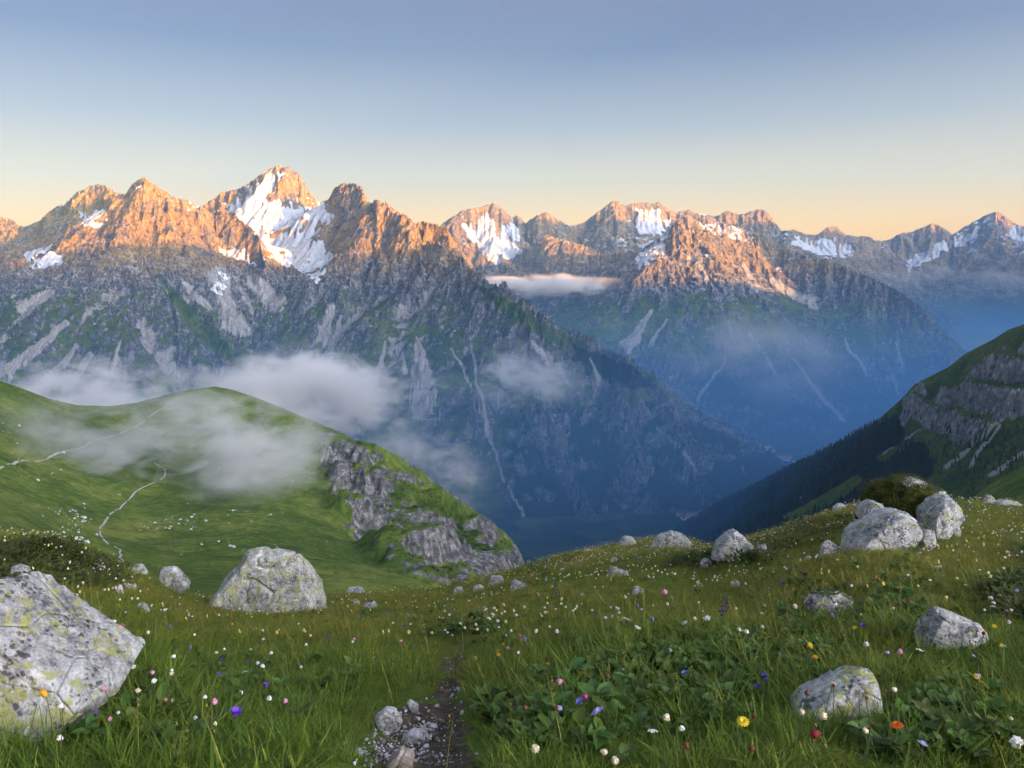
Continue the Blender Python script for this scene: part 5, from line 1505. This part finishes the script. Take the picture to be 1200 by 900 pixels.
def flower(kind, px, py, hi=None, s=1.0, head=None, colr=None, label=None, at=None):
    global fcount
    fcount += 1; rs = random.Random(5000 + fcount)
    hk, cl, lab = KINDS.get(kind, (head, colr, label))
    if label: lab = label
    hi = rs.randrange(4) if hi is None else hi
    L = _sh[hi]
    q = ground(px, py, L) if at is None else at
    key = (hk, cl, fcount % 2)
    if key not in _heads: _heads[key] = head_mesh(hk, PMAT[cl], 60 + len(_heads))
    e = bpy.data.objects.new(NAMES[hk], None); COL.objects.link(e)
    e.location = (q[0], q[1], q[2] - .008); e.rotation_euler = (rs.uniform(-.12, .12), rs.uniform(-.12, .12), rs.uniform(0, 6.28))
    st = bpy.data.objects.new('stem', _stems[hi]); COL.objects.link(st); st.parent = e
    h = bpy.data.objects.new('flower_head', _heads[key]); COL.objects.link(h); h.parent = e; h.location = (0, 0, L)
    h.scale = (s, s, s); h.rotation_euler = (rs.uniform(.1, .6), rs.uniform(-.4, .4), rs.uniform(0, 6.28))
    if hk == 'daisy':
        c = bpy.data.objects.new('centre', CENTRE); COL.objects.link(c); c.parent = h
    lf = bpy.data.objects.new('leaf', LEAF); COL.objects.link(lf); lf.parent = e; lf.location = (0, 0, L * .15); lf.rotation_euler = (0, 0, rs.uniform(0, 6))
    if label is None: lab = lab + ' in the turf near ' + where(q[0], q[1])
    tag(e, lab, 'flower', (kind.replace('_', ' ') + ' flowers in the meadow') if label is None else None)
    return e

# flowers with a look or spot of their own
flower('', 56, 813, 3, 1.15, 'bud', 'gold', 'orange-yellow bud on a tall stem in front of the lichen boulder')
flower('', 76, 813, 2, .8, 'bud', 'yellow', 'small yellow bud beside the taller orange one before the boulder')
flower('', 280, 838, 2, 1.3, 'bell', 'violet', 'largest violet bellflower, wide open, alone in dark turf')
flower('', 1049, 850, 1, 1.5, 'hawkweed', 'orange', 'orange-red hawkweed below the white rock with the yellow corner')
flower('', 1185, 870, 1, 1.1, 'puff', 'white', 'fluffy white cotton puff low')
flower('', 778, 694, 3, 2.0, 'clover', 'pink', 'tall large pink thistle-like bloom sticking up above the far turf')
flower('', 950, 861, 2, 1.35, 'seed', 'red', 'dark crimson oval head just in front of the white rock')
flower('', 969, 835, 2, 1.3, 'seed', 'cream', 'cream oval head standing against the face of the white rock')
flower('', 865, 843, 1, 1.4, 'hawkweed', 'yellow', 'vivid yellow hawkweed next to a rust-brown seed head')
flower('', 707, 829, 2, 1.4, 'scabious', 'lilac', 'broad lilac scabious among dark broad leaves')
for k, l in {'clover_magenta': [(145, 732), (148, 750), (609, 745), (682, 816)], 'clover_pink': [(125, 746), (416, 749), (468, 752), (641, 717), (872, 671), (659, 798), (1051, 762)], 'hawkweed': [(165, 748), (950, 757), (876, 740), (1005, 736), (948, 755), (1147, 790), (1155, 800), (1165, 733)],
             'clover_white': [(132, 729), (208, 769), (320, 764), (1019, 753), (869, 740), (1161, 701), (894, 735), (866, 738), (787, 763), (795, 853)], 'umbel': [(285, 785), (826, 723), (732, 723), (748, 734), (1079, 761), (768, 856), (800, 728)], 'bellflower': [(258, 790), (316, 802), (225, 724), (385, 745), (472, 734), (1012, 733), (917, 682), (897, 792)],
             'clover_pale': [(362, 756), (631, 738), (657, 740), (812, 726), (362, 745)], 'clover_cream': [(704, 881), (617, 875), (779, 837), (722, 889), (933, 712)], 'bellflower_blue': [(802, 786), (911, 767), (746, 656), (686, 822)], 'scabious': [(1122, 656), (1079, 648), (1073, 867)],
             'seed_head': [(615, 829), (883, 839), (813, 872), (880, 880), (942, 810), (609, 709), (720, 792), (640, 770)], 'gentian': [(650, 682), (655, 690), (848, 709), (746, 652), (852, 704)], 'hawkweed_gold': [(957, 769), (967, 788), (590, 706)], 'seed_red': [(528, 676), (560, 684), (1150, 740)]}.items():
    for (a, b_) in l:
        far = b_ < 725
        flower(k, a, b_, (3 if k == 'gentian' else None), 1.15 if far else .9)
rf = random.Random(77)
pool = ['clover_white'] * 6 + ['daisy'] * 7 + ['hawkweed'] * 4 + ['clover_pink'] * 3 + ['clover_pale'] * 4 + ['bellflower'] * 2 + ['seed_head'] * 5 + ['clover_cream'] * 3 + ['scabious'] * 2 + ['umbel'] * 3 + ['hawkweed_gold']
# drifts: each patch of turf has its own kind
drifts = [(rf.uniform(-20, 1220), 708 + 180 * rf.random() ** 1.4, rf.choice(pool)) for _ in range(34)]
made = 0
while made < 135:
    cx, cy, kd = rf.choice(drifts)
    if rf.random() < .2: cx, cy, kd = rf.uniform(-20, 1220), 705 + 190 * rf.random() ** 1.5, rf.choice(pool)
    spread = 14 + (cy - 690) * .22
    a = cx + rf.gauss(0, spread); b_ = min(896, max(702, cy + rf.gauss(0, spread * .3)))
    q = ground(a, b_)
    if not free(np.array([q[0]]), np.array([q[1]]), .04)[0] or soil_at(q[0:1], q[1:2])[0] > -.05: continue
    flower(kd, a, b_, None, rf.uniform(.5, .85), at=q); made += 1

# ================================================================ BROAD-LEAVED PLANTS
def big_leaf_mesh(L, W, seed):
    rs = random.Random(seed); V, F = [], []
    n = 6
    for s in range(n + 1):
        t = s / n; w = W * .5 * math.sin(math.pi * min(1, t * .92 + .06)) ** .8 * (1.0 - .25 * t)
        z = .35 * L * t - .38 * L * t * t
        for j in (-1, -.5, 0, .5, 1):
            V.append((L * t, w * j, z + abs(j) * w * .35 + rs.uniform(-.03, .03) * W))
    for s in range(n):
        for j in range(4): a = s * 5 + j; F.append((a, a + 1, a + 6, a + 5))
    return V, F
def broad_mat():
    m = M('broad_leaf'); P = m.objco()
    rnd = m.n('ShaderNodeObjectInfo').outputs['Random']; n = m.noise(P, 30, 4, .6)
    c = m.ramp(m.math('ADD', m.math('MULTIPLY', rnd, .6), m.math('MULTIPLY', n, .4)), [(.1, (.025, .070, .012)), (.5, (.060, .140, .022)), (.9, (.120, .210, .045))])
    bs = m.bsdf(c, .5, m.bump(n, .004, .6), .4); return bs
MAT_BROAD = broad_mat()
LM = [mesh_from('leaf', *big_leaf_mesh(.13, .07, s), MAT_BROAD) for s in range(3)]
for m_ in LM: m_.polygons.foreach_set('use_smooth', np.ones(len(m_.polygons), bool))
spots = [(122, 824, 1.0), (150, 842, .9), (188, 836, .8), (105, 872, .8), (240, 868, .6), (668, 808, 1.1), (700, 838, 1.0), (735, 815, .9), (655, 850, .9), (805, 800, .9), (838, 782, .9), (872, 782, .8), (770, 790, .8), (632, 800, .7), (1120, 842, .7), (1165, 815, .6), (330, 812, .6), (745, 862, .8), (1010, 872, .7), (845, 830, .8)]
for i, (a, b_, s) in enumerate(spots):
    rs = random.Random(1200 + i); q = ground(a, b_)
    e = bpy.data.objects.new('broad_leaved_plant', None); COL.objects.link(e); e.location = (q[0], q[1], q[2] - .005)
    for k in range(rs.randint(6, 9)):
        o = bpy.data.objects.new('leaf', LM[k % 3]); COL.objects.link(o); o.parent = e
        o.location = (0, 0, rs.uniform(.03, .11) * s); sc_ = s * rs.uniform(.6, 1.05); o.scale = (sc_, sc_, sc_)
        o.rotation_euler = (rs.uniform(-.3, .3), rs.uniform(-.75, .05), k * 2.4 + rs.uniform(-.3, .3))
    tag(e, 'broad-leaved dock rosette in the grass near ' + where(q[0], q[1]), 'plant', 'broad-leaved rosettes in the meadow')
print('flowers', round(time.time() - T_START, 1))

# ================================================================ FOOTPATHS ON THE HILL
def path_mat():
    m = M('path_gravel'); n = m.noise(m.pos(), 0.9, 4, .7)
    return m.bsdf(m.ramp(n, [(.35, (.30, .28, .25)), (.6, (.62, .60, .57))]), .95, m.bump(n, .3, .8), .1)
MAT_PATH = path_mat()
def footpath(pts, w0, label, seed, gap=0.0):
    P = np.array([hit(a, b, hill_z, 120, 1000) for a, b in pts])
    seg = np.hypot(np.diff(P[:, 0]), np.diff(P[:, 1])); s = np.concatenate(([0], np.cumsum(seg)))
    n = int(s[-1] / 3.0); t = np.linspace(0, s[-1], n)
    x = np.interp(t, s, P[:, 0]); y = np.interp(t, s, P[:, 1])
    k = np.hanning(13); k /= k.sum()
    x = np.convolve(np.pad(x, 6, mode='edge'), k, mode='valid'); y = np.convolve(np.pad(y, 6, mode='edge'), k, mode='valid')
    x = x + 1.2 * pnoise(t / 22, t * 0 + seed, seed); y = y + 2.2 * pnoise(t / 22, t * 0 + seed + 9, seed + 1)
    dx = np.gradient(x); dy = np.gradient(y); L = np.hypot(dx, dy) + 1e-6
    w = w0 * (0.55 + 0.5 * np.abs(pnoise(t / 9, t * 0, seed + 2)) + .35 * pnoise(t / 30, t * 0, seed + 3))
    V, F = [], []
    for j in (-1, 0, 1):
        xx = x - dy / L * w * j; yy = y + dx / L * w * j
        zz = hill_z(xx, yy) + (0.42 if j == 0 else 0.30)
        V += list(zip(xx.tolist(), yy.tolist(), zz.tolist()))
    gapn = pnoise(t / 13, t * 0 + 4, seed + 5)
    for i in range(n - 1):
        if gapn[i] > gap: continue
        for j in range(2): F.append((j * n + i, j * n + i + 1, (j + 1) * n + i + 1, (j + 1) * n + i))
    me = bpy.data.meshes.new('footpath'); me.from_pydata(V, [], F); me.update(); me.materials.append(MAT_PATH)
    o = bpy.data.objects.new('footpath', me); COL.objects.link(o)
    structure(o, label, 'footpath')
footpath([(-40, 560), (0, 549), (30, 540), (60, 535), (95, 524), (135, 510), (165, 496), (188, 480), (205, 468), (228, 461)], 1.15, 'long pale footpath climbing across the green hill to its top', 3, 0.42)
footpath([(128, 640), (117, 628), (118, 616), (132, 602), (150, 586), (165, 572), (182, 566), (195, 558), (193, 550), (180, 542)], 0.8, 'thin pale footpath zigzagging up out of the hollow', 8, 0.36)
footpath([(143, 668), (142, 655), (140, 643), (137, 640)], 0.7, 'short pale footpath piece below the dark hummock', 12, 0.9)

def hill_stones():
    m = M('hill_stone'); rnd = m.n('ShaderNodeObjectInfo').outputs['Random']
    mat = m.bsdf(m.ramp(rnd, [(0, (.30, .30, .31)), (1, (.72, .71, .72))]), .9, None, .2)
    protos = []
    for s in range(3):
        rs = np.random.default_rng(140 + s); v, f = ico(1)
        p = v * rs.uniform(.65, 1.1, (len(v), 1)) * (1, .8, .7)
        protos.append(([tuple(q) for q in p], [tuple(int(j) for j in q) for q in f], [(0, .5)] * len(v)))
    X, Y = [], []
    for (cx, cy, rx, ry, n) in ((200, 615, 40, 6, 40), (225, 608, 24, 5, 24), (90, 615, 14, 9, 40), (72, 600, 16, 6, 24), (60, 560, 50, 16, 22), (290, 600, 40, 10, 26), (200, 550, 160, 50, 40), (12, 500, 10, 26, 30), (270, 640, 100, 12, 30), (340, 560, 20, 10, 28), (310, 545, 14, 6, 16), (95, 632, 12, 5, 26)):
        for i in range(n):
            a, b_ = cx + rx * rng.normal(0, .6), cy + ry * rng.normal(0, .6)
            if 462 < b_ < 690 and -100 < a < 420:
                q = hit(a, b_, hill_z, 110, 1000, 1200)
                if q[1] > 112: X.append(q[0]); Y.append(q[1])
    x = np.array(X); y = np.array(Y); n = len(x); s = rng.gamma(1.5, .30, n) + .15
    scatter('hill_stones', protos, np.stack((x, y, hill_z(x, y)), 1), np.stack((rng.uniform(-.4, .4, n), rng.uniform(-.4, .4, n), rng.uniform(0, 6, n)), 1), np.stack((s, s, s), 1), np.zeros(n), mat, 'pale loose stones strewn over the green hill', 'stones')
hill_stones()

def hill_shrubs():
    n = 16000
    y = np.sqrt(rng.uniform(180 ** 2, 930 ** 2, n)); x = rng.uniform(-.78, -.02, n) * y
    d = fbm(x, y, 1 / 70., 4, 951) + .5 * fbm(x, y, 1 / 18., 3, 953)
    k = d > .12 + rng.uniform(-.1, .35, n); x, y = x[k], y[k]; n = len(x)
    h = rng.gamma(2.5, .28, n) + .3
    scatter('hill_shrubs', [shrub_clump(150 + s, 34) for s in range(3)], np.stack((x, y, hill_z(x, y) - .05), 1), np.stack((0 * x, 0 * x, rng.uniform(0, 6.28, n)), 1), np.stack((h * 1.5, h * 1.5, h), 1), np.clip(rng.normal(.2, .3, n), 0, 1), MAT_SHRUB, 'low dark shrubs and tussocks dappling the green hill', 'dwarf shrubs')
hill_shrubs()

# ================================================================ SPRUCE WOOD ON THE RIGHT HILLSIDE
def spruce(seed):
    rs = random.Random(seed); V, F, A = [], [], []
    for k in range(5): V.append((.03 * math.cos(k * 1.256), .03 * math.sin(k * 1.256), 0)); A.append((0, 0))
    V.append((0, 0, .5)); A.append((0, 0))
    for k in range(5): F.append((k, (k + 1) % 5, 5))
    tiers = 8
    for t in range(tiers):
        z = .10 + .86 * t / tiers; r = .22 * (1 - t / tiers) ** .8 + .02; n = 9
        i = len(V); V.append((0, 0, z + .20)); A.append((.8, rs.random()))
        for k in range(n):
            a = k * 6.283 / n + t; rr = r * rs.uniform(.55, 1.15); V.append((rr * math.cos(a), rr * math.sin(a), z - rs.uniform(0, .06))); A.append((.2, rs.random()))
        for k in range(n): F.append((i, i + 1 + k, i + 1 + (k + 1) % n))
    return V, F, A
def wood():
    g, z = RG, RZ
    # ground that the wood covers, by area
    gx = np.gradient(g.X, axis=1); gy = np.gradient(g.Y, axis=0)
    wgt = (RW > .45) * np.abs(gx * gy); wgt[g.Y > 3450] = 0
    p = wgt.reshape(-1) / wgt.sum(); n = 9000
    idx = rng.choice(len(p), n, p=p)
    i, j = np.unravel_index(idx, z.shape); i = np.clip(i, 1, z.shape[0] - 2); j = np.clip(j, 1, z.shape[1] - 2)
    u = g.u[j] + rng.uniform(-.5, .5, n) * (g.u[1] - g.u[0]); y = g.yv[i] + rng.uniform(-.5, .5, n) * (g.yv[i + 1] - g.yv[i]); x = u * y
    # loose single trees up along the cliff foot
    X2, Y2 = [], []
    for k in range(260):
        a = rng.uniform(1040, 1200); b_ = rng.normal(535, 22)
        q = hit(a, b_, rhill_z, 760, 2400, 800); X2.append(q[0]); Y2.append(q[1])
    x = np.concatenate((x, X2)); y = np.concatenate((y, Y2)); n = len(x)
    h = rng.uniform(10, 21, n) * np.where(np.arange(n) < 9000, 1, .6); w = h * rng.uniform(.8, 1.15, n)
    mat = growth_material('spruce_needles', [(0, (.010, .020, .012)), (.5, (.020, .036, .018)), (1, (.040, .060, .026))], [(0, (.02, .03, .015)), (1, (.05, .06, .02))], .1, .1)
    scatter('spruce_wood', [spruce(s) for s in range(4)], np.stack((x, y, rhill_z(x, y) - .5), 1), np.stack((0 * x, 0 * x, rng.uniform(0, 6.28, n)), 1), np.stack((w, w, h), 1), rng.uniform(0, 1, n), mat, 'dark spruce wood covering the lower right hillside', 'wood')
wood()

# ================================================================ VILLAGE IN THE VALLEY
def village():
    m = M('house_walls'); mw = m.bsdf((.72, .70, .66), .9, None, .2)
    m = M('house_roof'); mr = m.bsdf((.16, .12, .11), .9, None, .2)
    def part(nm, V, F, mt):
        me = bpy.data.meshes.new(nm); me.from_pydata(V, [], F); me.update(); me.materials.append(mt); return me
    wall = part('wall', [(-7, -5, 0), (7, -5, 0), (7, 5, 0), (-7, 5, 0), (-7, -5, 8), (7, -5, 8), (7, 5, 8), (-7, 5, 8), (-7, 0, 12), (7, 0, 12)], [(0, 1, 5, 4), (2, 3, 7, 6), (1, 2, 6, 9, 5), (3, 0, 4, 8, 7)], mw)
    roof = part('roof', [(-8, -6, 7.4), (8, -6, 7.4), (8, 0, 12.4), (-8, 0, 12.4), (8, 6, 7.4), (-8, 6, 7.4)], [(0, 1, 2, 3), (3, 2, 4, 5)], mr)
    rs = random.Random(8); n = 0
    for (cx, cy, rx, ry, cnt, vl) in ((912, 538, 14, 4, 40, 'village at the valley bend'), (896, 527, 12, 4, 14, 'hamlet beyond the valley village'), (806, 606, 8, 3, 16, 'hamlet at the foot of the wooded spur')):
        for i in range(cnt):
            a, b_ = rs.gauss(cx, rx * .6), rs.gauss(cy, ry * .6)
            P = unproj(a, b_, 1.0); y = (-1055 - EYE) / (P[2] - EYE)
            e = bpy.data.objects.new('house', None); COL.objects.link(e)
            e.location = (P[0] * y, y, -1055); e.rotation_euler = (0, 0, rs.uniform(0, 3.14)); s = rs.uniform(.8, 1.7); e.scale = (s, s, s)
            for nm, me in (('wall', wall), ('roof', roof)):
                o = bpy.data.objects.new(nm, me); COL.objects.link(o); o.parent = e
            tag(e, 'tiny pale house of the far ' + vl, 'house', 'houses of the ' + vl)
village()

# ================================================================ MIST
def mist(px, py, d, w_px, h_px, depth, dens, seed, label, scale=3.0, thr=0.42, col=(0.99, 0.985, 0.985), tilt=0.0, flat=1.0):
    c = unproj(px, py, d); k = d / FPX
    rx, rz, ry = w_px * k * .5, h_px * k * .5, depth * .5
    m = bpy.data.materials.new('mist_vapour'); m.use_nodes = True
    t = m.node_tree; t.nodes.clear(); N = t.nodes.new; Lk = t.links.new
    out = N('ShaderNodeOutputMaterial'); pv = N('ShaderNodeVolumePrincipled'); pv.inputs['Color'].default_value = (*col, 1); pv.inputs['Anisotropy'].default_value = .1
    tc = N('ShaderNodeTexCoord')
    ln = N('ShaderNodeVectorMath'); ln.operation = 'LENGTH'; Lk(tc.outputs['Object'], ln.inputs[0])
    mp = N('ShaderNodeMapping'); mp.inputs['Location'].default_value = (seed * 3.7, seed * 1.9, seed * .7); mp.inputs['Scale'].default_value = (scale, scale * ry / rx, scale * rz / rx * 2.0)
    Lk(tc.outputs['Object'], mp.inputs[0])
    no = N('ShaderNodeTexNoise'); no.inputs['Scale'].default_value = 1.0; no.inputs['Detail'].default_value = 6; no.inputs['Roughness'].default_value = .62; no.inputs['Distortion'].default_value = .8
    Lk(mp.outputs[0], no.inputs['Vector'])
    fall = N('ShaderNodeMapRange'); fall.interpolation_type = 'SMOOTHSTEP'; fall.inputs['From Min'].default_value = .99; fall.inputs['From Max'].default_value = .35
    Lk(ln.outputs['Value'], fall.inputs['Value'])
    def mth(op, a, b):
        q = N('ShaderNodeMath'); q.operation = op
        for s, v in zip(q.inputs, (a, b)):
            if isinstance(v, (int, float)): s.default_value = v
            else: Lk(v, s)
        return q.outputs[0]
    lo = N('ShaderNodeTexNoise'); lo.inputs['Scale'].default_value = 1.0; lo.inputs['Detail'].default_value = 2; lo.inputs['Distortion'].default_value = .6
    m2 = N('ShaderNodeMapping'); m2.inputs['Location'].default_value = (seed * 1.3, seed * 2.9, seed * 1.7); m2.inputs['Scale'].default_value = (1.7, 1.2, 1.1)
    Lk(tc.outputs['Object'], m2.inputs[0]); Lk(m2.outputs[0], lo.inputs['Vector'])
    # puffs only where the noise is high, thinning out to nothing at the rim
    v = mth('SUBTRACT', mth('ADD', mth('ADD', mth('MULTIPLY', no.outputs['Fac'], 1.25), mth('MULTIPLY', lo.outputs['Fac'], 1.1)), mth('MULTIPLY', fall.outputs[0], .22)), thr + .87)
    v = mth('MULTIPLY', mth('MAXIMUM', v, 0.0), 3.2)
    v = mth('MULTIPLY', mth('MULTIPLY', v, fall.outputs[0]), dens)
    Lk(v, pv.inputs['Density']); Lk(pv.outputs[0], out.inputs['Volume'])
    m.cycles.volume_step_rate = 0.25
    vv, ff = ico(3)
    me = bpy.data.meshes.new('mist_bank'); me.from_pydata(vv.tolist(), [], ff.tolist()); me.update(); me.materials.append(m)
    o = bpy.data.objects.new('mist_bank', me); COL.objects.link(o)
    o.location = c; o.scale = (rx, ry, rz); o.rotation_euler = (0, tilt, 0)
    tag(o, label, 'mist')
    return o
mist(205, 522, 640, 540, 220, 280, 0.034, 2, 'white mist drifting over the green hill and its footpath', 4.5, .44)
mist(365, 470, 2300, 420, 170, 800, 0.026, 5, 'dense white cloud bank behind the crest of the green hill', 5.0, .42)
mist(490, 555, 900, 250, 190, 240, 0.016, 7, 'faint mist wisp clinging above the grey cliffs of the hill', 4.0, .47)
mist(608, 448, 3700, 210, 120, 600, 0.0065, 9, 'small pale cloud scrap before the scree fans of the massif', 4.6, .46)
mist(632, 333, 7300, 270, 34, 1100, 0.013, 11, 'flat white cloud band lying in the gap beside the massif', 4.0, .40)
mist(880, 425, 5200, 380, 160, 1000, 0.0011, 13, 'faint bluish vapour hanging before the middle mountain', 2.4, .40)
mist(1130, 328, 10500, 300, 46, 1400, 0.0010, 15, 'thin rosy vapour band below the farthest snow peaks', 1.6, .36)
mist(95, 462, 2500, 320, 120, 700, 0.016, 17, 'low white mist pooled behind the saddle of the green hill', 5.0, .45)

def valley_mist():
    """blue morning vapour lying in the deep valley, thinning out upwards"""
    m = bpy.data.materials.new('valley_vapour'); m.use_nodes = True
    t = m.node_tree; t.nodes.clear(); N = t.nodes.new; Lk = t.links.new
    out = N('ShaderNodeOutputMaterial'); pv = N('ShaderNodeVolumePrincipled'); pv.inputs['Color'].default_value = (0.20, 0.52, 1.0, 1)
    tc = N('ShaderNodeTexCoord'); sp = N('ShaderNodeSeparateXYZ'); Lk(tc.outputs['Object'], sp.inputs[0])
    r = N('ShaderNodeMapRange'); r.interpolation_type = 'SMOOTHERSTEP'
    r.inputs['From Min'].default_value = 0.98; r.inputs['From Max'].default_value = -0.9; r.inputs['To Max'].default_value = 3.6e-4
    Lk(sp.outputs['Z'], r.inputs['Value'])
    rx = N('ShaderNodeMapRange'); rx.interpolation_type = 'SMOOTHSTEP'; rx.inputs['From Min'].default_value = -0.95; rx.inputs['From Max'].default_value = -0.1
    Lk(sp.outputs['X'], rx.inputs['Value'])
    mu = N('ShaderNodeMath'); mu.operation = 'MULTIPLY'; Lk(r.outputs[0], mu.inputs[0]); Lk(rx.outputs[0], mu.inputs[1])
    Lk(mu.outputs[0], pv.inputs['Density']); Lk(pv.outputs[0], out.inputs['Volume'])
    vv, ff = ico(4)
    P = np.sign(vv) * np.abs(vv) ** 0.45
    me = bpy.data.meshes.new('valley_mist'); me.from_pydata(P.tolist(), [], ff.tolist()); me.update(); me.materials.append(m)
    o = bpy.data.objects.new('valley_mist', me); COL.objects.link(o)
    o.location = (3200, 7000, -500); o.scale = (8200, 5000, 590)
    tag(o, 'deep blue morning vapour filling the valley below the peaks', 'mist')
valley_mist()
print('mist', round(time.time() - T_START, 1))

# ================================================================ HAZE
def haze():
    m = bpy.data.materials.new('haze_air'); m.use_nodes = True
    t = m.node_tree; t.nodes.clear()
    out = t.nodes.new('ShaderNodeOutputMaterial'); pv = t.nodes.new('ShaderNodeVolumePrincipled')
    pv.inputs['Color'].default_value = (0.26, 0.56, 1.0, 1)
    pv.inputs['Density'].default_value = 3.2e-5
    pv.inputs['Anisotropy'].default_value = 0.0
    t.links.new(pv.outputs[0], out.inputs['Volume'])
    Z_TOP = max(max(v.co.z for v in o.data.vertices) for o in sc.objects if o.type == 'MESH' and o.name.startswith('mountain')) + 40
    print('top of the air', Z_TOP)
    x0, x1, y0, y1, z0, z1 = -13100, 17100, -8600, 18600, -1100, Z_TOP
    me = bpy.data.meshes.new('haze')
    v = [(x, y, z) for z in (z0, z1) for y in (y0, y1) for x in (x0, x1)]
    me.from_pydata(v, [], [(0, 2, 3, 1), (4, 5, 7, 6), (0, 1, 5, 4), (2, 6, 7, 3), (0, 4, 6, 2), (1, 3, 7, 5)])
    me.update(); me.materials.append(m)
    o = bpy.data.objects.new('haze', me); COL.objects.link(o)
    stuff(o, 'thin blue morning haze filling the valleys', 'haze')
haze()
print('total', round(time.time() - T_START, 1), 'tris', sum(len(o.data.loops) - 2 * len(o.data.polygons) for o in sc.objects if o.type == 'MESH'))
